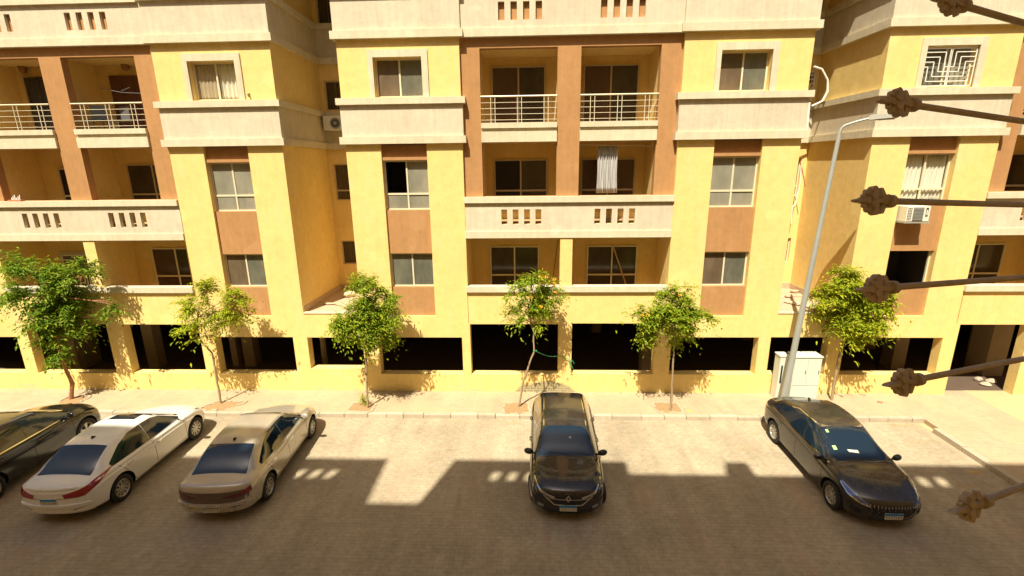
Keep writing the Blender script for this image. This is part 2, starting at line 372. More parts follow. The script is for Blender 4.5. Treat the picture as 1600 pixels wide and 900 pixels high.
def lattice_pattern(mb, x0, x1, z0, z1, y, m, w_=.018, seed=0):
    # herringbone-like maze of flat white bars, mirrored about the middle
    def bar(a, b, c, d): mb.box(a, b, y, y+.02, c, d, m)
    bar(x0, x1, z0, z0+w_*1.4); bar(x0, x1, z1-w_*1.4, z1); bar(x0, x0+w_, z0, z1); bar(x1-w_, x1, z0, z1)
    xm = (x0+x1)/2; W = (x1-x0)/2; Hh = z1-z0; n = 4
    for sgn in (-1, 1):
        for k in range(n):
            t = k/n
            # horizontals hanging from the outer edge, each shorter than the one above, closed by a vertical that drops down
            zc = z1-Hh*(.11+.125*k); xi = xm+sgn*W*(.20+.21*k)
            a, b = sorted((xi, xm+sgn*(W-.01))); 
            if b-a > .03: mb.box(a, b, y-.001*k, y+.019-.001*k, zc-w_/2, zc+w_/2, m)
            zb_ = max(z0+.02, zc-Hh*.375)
            mb.box(xi-w_/2, xi+w_/2, y-.0005-.001*k, y+.0185-.001*k, zb_, zc, m)
            # lower horizontals from the middle outwards
            zc2 = z0+Hh*(.14+.125*k); xo = xm+sgn*W*(.83-.21*k)
            a, b = sorted((xm+sgn*.03, xo))
            if b-a > .03 and zc2 < z0+Hh*.66: mb.box(a, b, y+.001*k+.003, y+.021+.001*k, zc2-w_/2, zc2+w_/2, m)
    mb.box(xm-.03, xm-.03+w_*.8, y-.004, y+.024, z0+.02, z1-.02, m); mb.box(xm+.03-w_*.8, xm+.03, y-.004, y+.024, z0+.02, z1-.02, m)
BW = 3.74/2
GAR = [(-22.0, -18.6, .64, 2.05), (-18.16, -15.15, .64, 2.53), (-14.57, -11.77, .65, 2.53), (-11.25, -8.4, .66, 2.06), (-7.89, -5.9, .86, 2.05), (-5.34, -2.38, .66, 2.06),
       (-2.09, .98, .67, 2.55), (1.44, 4.3, .7, 2.58), (4.85, 7.8, .7, 2.08), (8.2, 10.14, .72, 2.09), (10.66, 13.87, .72, 2.08)]
YREC = 18.9
def ground_wall(root, x0, x1, holes, ztop):
    mb = MB(); mb.wall(x0, x1, 0, ztop, YB, [h for h in holes if h[0] >= x0-.01 and h[1] <= x1+.3], 'yellow', .34)
    return mb
def bay(root, cx, recess=None, win3='plain', win2='plain', win1='plain', strip=True, seed=0):
    x0, x1 = cx-BW, cx+BW
    holes = [(cx-.745, cx+.725, 2.84, 8.56)] if strip else []
    for k in (0, 1): holes.append((cx-.78, cx+.71, 9.95+3.03*k, 11.08+3.03*k))
    mb = MB(); mb.wall(x0, x1, 2.6, 14.75, YB, holes, 'yellow', .3)
    yl = YREC if recess == 'L' else YB+.5; yr = YREC if recess == 'R' else YB+.5
    mb.face([(x0, YB, 2.6), (x0, YB, 14.75), (x0, yl, 14.75), (x0, yl, 2.6)], 'yellow')
    mb.face([(x1, YB, 2.6), (x1, yr, 2.6), (x1, yr, 14.75), (x1, YB, 14.75)], 'yellow')
    mb.build('wall', root)
    b = MB()
    for z in (8.56, 11.59):
        b = MB(); belt(b, x0, x1, z, YB, YREC if recess == 'L' else None, YREC if recess == 'R' else None); b.build('belt_course', root)
    # brown panels inside the strip
    X0, X1 = cx-.745+.003, cx+.725-.003
    if not strip: win1 = win2 = None
    for z0, z1 in ((2.843, 3.86), (5.03, 6.47)) if strip else ():
        p = MB(); p.box(X0, X1, YB+.09, YB+.26, z0, z1, 'brown'); p.build('panel', root)
    if strip: p = MB(); p.box(X0, X1, YB+.12, YB+.3, 8.16, 8.557, 'brown'); p.box(X0, X1, YB+.06, YB+.28, 8.06, 8.158, 'brown'); p.build('panel', root)
    # windows
    yw = YB+.2
    if win2 == 'plain': window(root, X0, X1, 6.475, 8.055, yw, rail=6.99, glass=('gl_net', 'gl_net') if seed % 2 else ('gl_brown', 'gl_net'))
    elif win2 == 'open':
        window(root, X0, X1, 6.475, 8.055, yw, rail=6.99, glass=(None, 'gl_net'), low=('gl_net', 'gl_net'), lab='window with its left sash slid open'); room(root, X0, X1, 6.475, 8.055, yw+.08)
    elif win2 == 'curtain':
        o = window(root, X0, X1, 6.475, 8.055, yw, rail=6.99, glass=('gl_clear', 'gl_clear'), lab='window with white curtains drawn inside')
        curtain(o, X0+.05, cx-.03, 6.55, 8.0, yw+.10, 'curtain_w', .03, 5); curtain(o, cx+.0, X1-.04, 6.55, 8.0, yw+.10, 'curtain_w', .03, 6, seed=4)
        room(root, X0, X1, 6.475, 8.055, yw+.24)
    if win1 == 'plain': window(root, X0, X1, 3.865, 5.025, yw, glass=('gl_brown', 'gl_grey') if seed % 2 else ('gl_grey', 'gl_grey'))
    elif win1:
        o = MB(); b_ = .045; o.box(X1-b_, X1, yw, yw+.06, 3.865, 5.025, 'alu'); o.box(X0, X1-b_, yw, yw+.06, 3.865, 3.9, 'alu'); o = o.build('window', root); o['label'] = 'empty window opening without sashes'
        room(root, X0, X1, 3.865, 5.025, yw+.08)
    for k in (0, 1):
        dz = 3.03*k
        s = MB(); a0, a1, a2, a3 = cx-.935, cx-.78, cx+.71, cx+.90
        s.box(a0, a1, YB-.045, YB+.02, 9.93+dz, 11.29+dz, 'trim'); s.box(a2, a3, YB-.045, YB+.02, 9.93+dz, 11.29+dz, 'trim'); s.box(a1, a2, YB-.045, YB+.02, 11.08+dz, 11.29+dz, 'trim')
        s.build('window_surround', root)
        wx0, wx1, wz0, wz1 = cx-.775, cx+.705, 9.953+dz, 11.077+dz
        if win3 == 'lattice' and k == 0:
            window(root, wx0, wx1, wz0, wz1, YB+.18, glass=('gl_grey', 'gl_net'))
            l = MB(); lattice_pattern(l, wx0+.02, wx1-.02, wz0+.02, wz1-.05, YB+.015, 'white_metal', .022); o = l.build('window_grille', root); o['label'] = 'white grille of interlocking bars over the window'
        elif win3 == 'curtain' and k == 0:
            o = window(root, wx0, wx1, wz0, wz1, YB+.18, glass=('gl_clear', 'gl_clear'), lab='window with beige and white curtains inside')
            curtain(o, wx0+.03, cx-.04, wz0, wz1, YB+.27, 'curtain_b', .015, 6); curtain(o, cx-.02, wx1-.03, wz0, wz1, YB+.29, 'curtain_w', .03, 5, seed=3)
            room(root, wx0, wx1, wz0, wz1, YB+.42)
        else: window(root, wx0, wx1, wz0, wz1, YB+.2, glass=('gl_brown', 'gl_grey'))
def rail(root, x0, x1, y, z0, zt=9.93):
    m = MB(); m.tube([(x0, y, zt), (x1, y, zt)], .024, 'alu', 8)
    L = x1-x0
    for t in (.13, .185, .48, .535, .83, .885):
        m.tube([(x0+L*t, y, z0), (x0+L*t, y, zt)], .011, 'alu', 6)
    for k in range(4): zz = z0+.09+.17*k; m.tube([(x0, y+.01, zz), (x1, y+.01, zz)], .007, 'alu', 6)
    m.build('railing', root, smooth=True)
def balcony_stack(root, c, doors2=True, special=None, left_pier=True, groundmode=None):
    W = 3.365; x0, x1 = c-W, c+W; yb = YB+.12; yw = 17.1
    L0, L1, R0, R1 = c-2.75, c-.38, c+.33, c+2.72
    # header walls, back wall and partition
    mb = MB()
    mb.face([(x0, yw, 2.6), (x1, yw, 2.6), (x1, yw, 14.75), (x0, yw, 14.75)], 'yellow')
    mb.box(c-.11, c+.11, YB+.42, yw, 2.6, 14.6, 'yellow')
    mb.box(c-.23, c+.17, YB+.004, YB+.42, 3.905, 5.536, 'yellow')
    e0, e1 = x0+.004, x1-.004; mb.face([(e0, YB+.001, 2.6), (e0, yw, 2.6), (e0, yw, 5.54), (e0, YB+.001, 5.54)], 'yellow'); mb.face([(e1, YB+.001, 2.6), (e1, YB+.001, 5.54), (e1, yw, 5.54), (e1, yw, 2.6)], 'yellow')
    mb.box(x0+.001, L0-.012, YB+.37, yw-.001, 5.9, 14.6, 'yellow'); mb.box(R1+.012, x1-.001, YB+.37, yw-.001, 5.9, 14.6, 'yellow')
    mb.box(x0+.002, x1-.002, YB+.3, yw-.002, 5.6, 5.99, 'yellow')                        # slabs
    mb.box(x0+.002, x1-.002, YB+.33, yw-.002, 8.60, 9.03, 'yellow'); mb.box(x0+.002, x1-.002, YB+.33, yw-.002, 11.33, 12.06, 'yellow')
    mb.box(x0+.002, x1-.002, YB+.05, yw-.002, 14.35, 14.7, 'yellow')
    mb.box(x0+.002, x1-.002, YB+.15, yw-.002, 2.62, 2.97, 'yellow')
    mb.build('wall', root)
    for z in (2.974, 5.994, 9.034, 12.064): t = MB(); t.face([(x0+.01, YB+.335, z), (x1-.01, YB+.335, z), (x1-.01, yw-.004, z), (x0+.01, yw-.004, z)], 'floor_tile'); t.build('balcony_floor', root)
    f = MB()
    holes = [(L0, L1, 6.885, 8.57), (R0, R1, 6.885, 8.57), (L0, L1, 9.15, 11.3), (R0, R1, 9.15, 11.3), (L0, L1, 12.96, 14.3), (R0, R1, 12.96, 14.3)]
    f.wall(x0, x1, 6.7, 14.75, yb, holes, 'brown', .25); f.build('facade_frame', root)
    for a, b in ((L0+.003, L1-.003), (R0+.003, R1-.003)):
        s = MB(); s.box(a, b, YB+.02, YB+.6, 8.99, 9.15, 'trim'); s.box(a, b, YB+.11, YB+.6, 8.892, 8.99, 'trim'); s.box(a, b, YB+.04, YB+.6, 8.572, 8.892, 'trim'); s.build('balcony_edge', root)
        rail(root, a, b, YB+.12, 9.15)
    for k, z in enumerate((5.54, 11.59)):
        p = MB(); ins = .0 if k == 0 else .0
        p.box(x0+.135 if k else x0+.002, x1-.135 if k else x1-.002, YB-.03, YB+.2, z, z+.22, 'trim')
        h = []
        for u in (-2.16, 0.86):
            for i in range(4): h.append((c+u+.37*i, c+u+.37*i+.19, z+.44, z+.93))
        q0, q1 = (x0+.06, x1-.06) if k else (x0+.002, x1-.002)
        p.wall(q0, q1, z+.22, z+1.15, YB+.02, h, 'cream', .12)
        p2 = MB(); p2.wall(q0, q1, z+.22, z+1.15, YB+.14, h, 'cream', .0001)
        nb = len(p.v); p.v += p2.v; p.f += [tuple(i+nb for i in ff) for ff in p2.f]; p.m += [p.mi('cream')]*len(p2.f)
        p.box(x0+.145 if k else x0+.002, x1-.145 if k else x1-.002, YB-.06, YB+.18, z+1.15, z+1.34, 'trim')
        p.build('parapet', root)
    l = MB(); l.box(x0-.03, x1+.01, YB-.09, YB+.22, 3.71, 3.9, 'trim'); l.build('ledge', root)
def recess_wall(root, x0, x1, mirror=False):
    mb = MB()
    def X(u): return x0+u if not mirror else x1-u
    def hx(a, b): return tuple(sorted((X(a), X(b))))
    H = [(*hx(.16, .95), 12.85, 14.0), (*hx(.16, .95), 9.98, 11.03), (*hx(.2, .92), 6.6, 8.0), (*hx(.2, .92), 4.0, 4.98)]
    mb.wall(x0, x1, 2.6, 14.75, YREC, H, 'yellow', .15); mb.build('wall', root)
    for z in (8.56, 11.59):
        b = MB()
        for a, c_, o in ((0, .22, .13), (.22, 1.17, .05), (1.17, 1.36, .14)): b.box(x0+o+.002, x1-o-.002, YREC-o, YREC+.1, z+a, z+c_, 'cream' if o < .1 else 'trim')
        b.build('belt_course', root)
    for i, h in enumerate(H):
        o = window(root, h[0], h[1], h[2], h[3], YREC+.08, glass=('gl_dark', 'gl_dark'), rail=6.98 if i == 2 else None, split=False, fr='alud' if not mirror else 'alu')
        if mirror and i == 1:
            l = MB(); lattice_pattern(l, h[0], h[1], h[2]-.1, h[3], YREC-.06, 'white_metal', .03); l.build('window_grille', root)
    t = MB(); t.box(x0+.002, x1-.002, YB+.002, YREC-.002, 2.6, 2.93, 'yellow'); t.box(x0+.002, x1-.002, YB-.02, YB+.12, 2.931, 2.975, 'trim')
    t.face([(x0, YB+.12, 2.934), (x1, YB+.12, 2.934), (x1, YREC, 2.934), (x0, YREC, 2.934)], 'rubble')
    t.build('terrace', root)
    sk = MB(); a = x1-.02 if mirror else x0; sk.box(a, a+.02, YB+.14, YREC-.02, 2.934, 3.16, 'rubble'); sk.box(x0+.02, x1-.02, YREC-.02, YREC, 2.934, 3.16, 'rubble'); sk.build('skirting', root)
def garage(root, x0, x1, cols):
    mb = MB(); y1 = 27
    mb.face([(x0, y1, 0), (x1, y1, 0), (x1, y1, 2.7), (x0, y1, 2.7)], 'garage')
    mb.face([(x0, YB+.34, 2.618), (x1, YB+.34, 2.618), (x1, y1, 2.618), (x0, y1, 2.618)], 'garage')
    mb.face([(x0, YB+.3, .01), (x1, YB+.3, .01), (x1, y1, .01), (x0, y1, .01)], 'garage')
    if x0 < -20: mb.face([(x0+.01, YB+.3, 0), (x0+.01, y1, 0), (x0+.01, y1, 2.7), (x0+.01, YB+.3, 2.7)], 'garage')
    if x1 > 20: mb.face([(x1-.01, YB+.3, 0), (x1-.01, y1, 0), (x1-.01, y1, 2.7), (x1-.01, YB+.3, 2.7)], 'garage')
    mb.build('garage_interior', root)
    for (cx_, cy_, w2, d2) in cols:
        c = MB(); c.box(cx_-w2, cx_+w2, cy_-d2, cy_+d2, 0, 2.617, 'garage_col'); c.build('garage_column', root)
def backfill(root, x0, x1):   # roof, rear and inner mass
    mb = MB(); mb.face([(x0, YB+.3, 14.76), (x1, YB+.3, 14.76), (x1, 30, 14.76), (x0, 30, 14.76)], 'trim')
    mb.face([(x0, 30, 0), (x0, 30, 14.76), (x1, 30, 14.76), (x1, 30, 0)], 'yellow')
    mb.build('roof', root)
G = 'yellow apartment blocks facing the street'
A = empty('apartment_building', (-15, YB, 0), 0, 'yellow apartment block at the left with two cream railed balconies over a dark garage', 'building', G)
B = empty('apartment_building', (1.23, YB, 0), 0, 'yellow apartment block in the middle with brown framed balconies and a hanging curtain', 'building', G)
D = empty('apartment_building', (16, YB, 0), 0, 'yellow apartment block at the right with a white grille window and a window air conditioner', 'building', G)
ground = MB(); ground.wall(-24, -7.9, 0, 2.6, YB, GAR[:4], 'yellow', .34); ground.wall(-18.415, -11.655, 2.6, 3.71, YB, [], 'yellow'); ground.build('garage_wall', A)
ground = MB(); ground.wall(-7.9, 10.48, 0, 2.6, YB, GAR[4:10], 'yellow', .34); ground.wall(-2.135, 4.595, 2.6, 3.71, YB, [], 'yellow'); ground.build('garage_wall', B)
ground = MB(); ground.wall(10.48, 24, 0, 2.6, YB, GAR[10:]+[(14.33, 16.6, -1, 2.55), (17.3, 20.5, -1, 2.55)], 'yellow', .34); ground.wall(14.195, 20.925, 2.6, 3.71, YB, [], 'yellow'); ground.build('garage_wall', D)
bay(A, -9.785, 'R', win3='curtain', seed=1)
bay(A, -20.285, None, seed=2, strip=False)
balcony_stack(A, -15.05)
bay(B, -3.99, 'L', win2='open', seed=0)
bay(B, 6.46, 'R', seed=1)
balcony_stack(B, 1.23)
recess_wall(B, -7.915, -5.86); recess_wall(B, 8.33, 10.47, True)
bay(D, 12.34, 'L', win3='lattice', win2='curtain', win1='none', seed=2)
balcony_stack(D, 17.56)
def col(px, py, Y, w2=.22, d2=.22): p = onY(px, py, Y); return (p.x, Y, w2, d2)
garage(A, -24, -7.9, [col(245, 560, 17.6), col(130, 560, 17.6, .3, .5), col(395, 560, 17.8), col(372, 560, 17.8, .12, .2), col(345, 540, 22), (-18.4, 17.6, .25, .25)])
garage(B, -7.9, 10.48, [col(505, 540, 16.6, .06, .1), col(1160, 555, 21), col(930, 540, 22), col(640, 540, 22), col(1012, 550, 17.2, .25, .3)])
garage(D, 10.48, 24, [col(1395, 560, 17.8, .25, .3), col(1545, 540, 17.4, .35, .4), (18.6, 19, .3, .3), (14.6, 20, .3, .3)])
for r_, a, b in ((A, -24, -7.9), (B, -7.9, 10.48), (D, 10.48, 24)): backfill(r_, a, b)
# doors and windows on the balcony back walls
ydr = 17.03
def drs(root, c, f3, f2, f1):
    if f3:
        for (a, b), gl, nm in ((( -2.51, -.70), f3[0], 'door'), ((.56, 2.39), f3[1], 'door')):
            if gl: window(root, c+a, c+b, 9.04, 11.05, ydr, glass=gl, fr='alud', name='balcony_door')
    if root is B:
        for a, b in ((-2.3, -.8), (.7, 2.5)): window(root, c+a, c+b, 12.1, 14.1, ydr, glass=('gl_grey', 'curtain_w'), fr='alu', name='balcony_door')
    for (a, b), gl in (((-2.48, -.62), f2[0]), ((.55, 2.42), f2[1])):
        if gl: window(root, c+a, c+b, 6.3, 8.06, ydr, glass=gl, fr='alud', name='balcony_door', rail=7.0)
    for (a, b), gl in (((-2.69, -.9), f1[0]), ((.84, 2.65), f1[1])):
        if gl: window(root, c+a, c+b, 3.1, 5.02, ydr, glass=gl, fr='alu', name='balcony_door', rail=3.95)
dd = ('gl_dbrown', 'gl_dark')
drs(B, 1.23, (dd, dd), (('dark', 'gl_dark'), ('gl_dbrown', 'gl_dbrown')), (('gl_dark', 'gl_dark'), ('gl_dark', 'gl_dark')))
drs(A, -15.05, (('gl_dark', 'gl_dark'), None), (None, ('gl_dark', 'gl_dark')), (None, ('gl_dbrown', 'gl_dark')))
drs(D, 17.56, (dd, dd), (dd, dd), (('gl_dark', 'gl_dark'), ('gl_dark', 'gl_dark')))
# left block: brown panelled door, dark curtain, lattice door
m = MB(); x0, x1 = -14.45, -13.1
m.box(x0, x1, 17.02, 17.08, 9.04, 11.0, 'door_brown')
for k in range(3): m.box(x0+.12+.42*k, x0+.42+.42*k, 17.0, 17.025, 9.2, 10.85, 'door_brown')
m.build('balcony_door', A)['label'] = 'dark brown panelled balcony door'
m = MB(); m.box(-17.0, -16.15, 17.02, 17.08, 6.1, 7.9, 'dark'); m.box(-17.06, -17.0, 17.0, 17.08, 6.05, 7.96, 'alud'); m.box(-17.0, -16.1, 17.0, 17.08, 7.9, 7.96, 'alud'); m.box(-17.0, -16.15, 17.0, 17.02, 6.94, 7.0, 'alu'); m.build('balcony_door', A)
m = MB(); m.box(-17.8, -16.6, 17.03, 17.08, 3.0, 4.9, 'trim'); m.box(-17.7, -16.7, 17.02, 17.03, 3.0, 4.8, 'gl_brown'); lattice_pattern(m, -17.7, -16.7, 3.0, 4.8, 16.98, 'white_metal', .04); m.build('balcony_door', A)['label'] = 'brown door behind a cream lattice'

# ------------------------------------------------------------------ opposite block (behind the camera, casts the street shade)
O = empty('apartment_building', (0, -1.4, 0), 0, 'apartment block on the near side of the street with balustraded roof parapet', 'building')
HP = 22.05; DX = 12.66*math.tan(R(SUN_AZ))
plan = [(-60, -3.98, -1.0), (-3.98, -2.25, -2.8), (-2.25, -2.1, -1.95), (-2.1, 2.66, -1.0), (2.66, 5.36, -1.53), (5.36, 5.95, -.97), (5.95, 8.85, -1.53), (8.85, 60, -1.0)]
slots = [-6.66, -6.21, -5.77, -5.34, -12.3, -11.86, -11.4, -.92, -.46, 0.0, .46, 9.2, 9.65, 10.09, 10.54]
op = MB(); pr = MB()
for a, b, y in plan:
    a -= DX; b -= DX
    wins = []
    if b-a > 1.5:
        xx = a+1.0 if a > -40 else -30.0
        while xx+1.4 < min(b, 30):
            for fl in range(6):
                z = .9+3.03*fl
                if not (-2.2 < xx+.7 < 2.2 and abs(z+.7-7.8) < 2.2): wins.append((xx, xx+1.3, z+1.0, z+2.2))
            xx += 3.4
    op.wall(a, b, -.13, 19.3, y, wins, 'yellow', -.2)
    for h in wins: op.face([(h[0], y-.2, h[2]), (h[1], y-.2, h[2]), (h[1], y-.2, h[3]), (h[0], y-.2, h[3])], 'gl_dark')
    hs = []
    if y == -1.0:
        for s in slots:
            xs = s-11.97*math.tan(R(SUN_AZ))
            if a+.1 < xs < b-.1: hs.append((xs-.11, xs+.11, 20.52, 21.16))
    pr.wall(a, b, 19.3, HP, y, hs, 'cream', -.05); pr.wall(a, b, 19.3, HP, y-.05, hs, 'cream', .0)
    pr.face([(a, y-.05, HP), (b, y-.05, HP), (b, y, HP), (a, y, HP)], 'trim')
for (a, b, y), (c, d, y2) in zip(plan, plan[1:]):
    X = b-DX; yy = sorted((y, y2)); op.face([(X, yy[0]-.05, -.13), (X, yy[1], -.13), (X, yy[1], HP), (X, yy[0]-.05, HP)], 'yellow')
op.face([(-60, -2.8, 19.3), (60, -2.8, 19.3), (60, -13, 19.3), (-60, -13, 19.3)], 'trim')
for a, b, y in plan: op.face([(a-DX, -2.8, 19.301), (b-DX, -2.8, 19.301), (b-DX, y-.05, 19.301), (a-DX, y-.05, 19.301)], 'trim')
op.face([(-60, -13, -.13), (60, -13, -.13), (60, -13, 19.3), (-60, -13, 19.3)], 'yellow')
for X in (-65.6, 54.3): op.face([(X, -13, -.13), (X, -1, -.13), (X, -1, 19.3), (X, -13, 19.3)], 'yellow')
op.build('wall', O); pr.build('parapet', O)

# ------------------------------------------------------------------ cars
def pchip(keys):
    xs = [k[0] for k in keys]; ys = [k[1] for k in keys]; n = len(xs)
    d = [(ys[i+1]-ys[i])/(xs[i+1]-xs[i]) for i in range(n-1)]; m_ = [0]*n
    m_[0] = d[0]; m_[-1] = d[-1]
    for i in range(1, n-1):
        m_[i] = 0 if d[i-1]*d[i] <= 0 else 2*d[i-1]*d[i]/(d[i-1]+d[i])
    def f(x):
        if x <= xs[0]: return ys[0]
        if x >= xs[-1]: return ys[-1]
        i = max(j for j in range(n-1) if xs[j] <= x); h = xs[i+1]-xs[i]; t = (x-xs[i])/h
        return (2*t**3-3*t**2+1)*ys[i]+(t**3-2*t**2+t)*h*m_[i]+(-2*t**3+3*t**2)*ys[i+1]+(t**3-t**2)*h*m_[i+1]
    return f
def paint(name, col, rough=.22, metal=.3, dust=.35, dustcol=(.36, .29, .19)):
    m, nt, p = mat(name); tc = N(nt, 'ShaderNodeTexCoord'); g_ = N(nt, 'ShaderNodeNewGeometry')
    sx = N(nt, 'ShaderNodeSeparateXYZ'); nt.links.new(g_.outputs['Normal'], sx.inputs[0])
    nz = ramp(nt, [(.35, (.25, .25, .25)), (.7, (1, 1, 1))], noise(nt, tc.outputs['Object'], 2.2, 6, .65)).outputs[0]
    up = math_(nt, 'ADD', math_(nt, 'MULTIPLY', math_(nt, 'MAXIMUM', sx.outputs[2], 0.0), .75), .25)
    f = math_(nt, 'MULTIPLY', math_(nt, 'MULTIPLY', nz, up), dust)
    nt.links.new(mixc(nt, f, col, dustcol), p.inputs['Base Color'])
    nt.links.new(math_(nt, 'ADD', math_(nt, 'MULTIPLY', f, .6), rough), p.inputs['Roughness'])
    p.inputs['Metallic'].default_value = metal; p.inputs['Coat Weight'].default_value = .6; p.inputs['Coat Roughness'].default_value = .06
    return m
M['tyre'] = simple('tyre_rubber', (.02, .018, .016), .85, noise=.3)
M['alloy'] = simple('alloy_rim', (.50, .48, .42), .3, .6)
M['chrome'] = simple('chrome', (.70, .70, .68), .12, 1)
M['carglass'] = simple('car_glass', (.010, .020, .032), .05, 0, .5, .7)
M['redlamp'] = simple('red_lamp', (.28, .008, .01), .12, 0, .8)
M['redlampd'] = simple('dark_red_lamp', (.10, .008, .01), .12, 0, .8)
M['lamp_clear'] = simple('headlamp_lens', (.30, .34, .40), .08, .5, .8)
M['plate_w'] = simple('plate_white', (.62, .60, .50), .4)
M['plate_b'] = simple('plate_blue', (.02, .22, .50), .4)
M['seam'] = simple('panel_gap', (.01, .01, .01), .6)
M['sticker'] = simple('paper_sticker', (.45, .75, .25), .5)
def bvh_of(o):
    bm = bmesh.new(); bm.from_mesh(o.data); t = BVHTree.FromBMesh(bm); bm.free(); return t
def decal(parent, name, polys, th, material, bvh, off=.004, zmode=False, ref=0, step=.06, label=None, thick=.012):
    """polys in (u, v): th = plan angle of the outward looking direction (0 = front, 90 = left, 180 = rear); zmode = seen from above with (x, y)"""
    bm = bmesh.new()
    for poly in polys:
        vs_ = [bm.verts.new((u, v, 0)) for u, v in poly]; bm.faces.new(vs_)
    lo = [min(p[i] for q in polys for p in q) for i in (0, 1)]; hi = [max(p[i] for q in polys for p in q) for i in (0, 1)]
    bmesh.ops.triangulate(bm, faces=bm.faces)
    for ax in (0, 1):
        t = lo[ax]+step
        while t < hi[ax]-.001:
            no = (1, 0, 0) if ax == 0 else (0, 1, 0); co = (t, 0, 0) if ax == 0 else (0, t, 0)
            bmesh.ops.bisect_plane(bm, geom=bm.verts[:]+bm.edges[:]+bm.faces[:], plane_co=co, plane_no=no); t += step
    if zmode: dirv = Vector((0, 0, 1))
    else: dirv = Vector((math.cos(R(th)), math.sin(R(th)), 0)); ud = Vector((-dirv.y, dirv.x, 0))
    nn = {}
    for v in bm.verts[:]:
        p = Vector((v.co.x, v.co.y, 0)) if zmode else Vector((ref, 0, 0))+ud*v.co.x+Vector((0, 0, v.co.y))
        h = bvh.ray_cast(p+dirv*6, -dirv)
        if h[0] is None: h = bvh.find_nearest(p+dirv*2.0)
        n = h[1] if h[1].dot(dirv) > 0 else -h[1]
        v.co = h[0]+n*off; nn[v] = -n
    # rim turned inwards so that the piece has an edge
    be = [e for e in bm.edges if len(e.link_faces) == 1]
    vm = {}
    for e in be:
        for v in e.verts:
            if v not in vm: vm[v] = bm.verts.new(v.co+nn[v]*thick)
    for e in be:
        a, b_ = e.verts
        try: bm.faces.new((a, b_, vm[b_], vm[a]))
        except ValueError: pass
    bmesh.ops.recalc_face_normals(bm, faces=bm.faces)
    me = bpy.data.meshes.new(name); bm.to_mesh(me); bm.free()
    me.materials.append(M[material] if isinstance(material, str) else material)
    me.polygons.foreach_set('use_smooth', [True]*len(me.polygons)); me.set_sharp_from_angle(angle=R(35))
    o = bpy.data.objects.new(name, me); C.objects.link(o); o.parent = parent
    if label: o['label'] = label
    return o
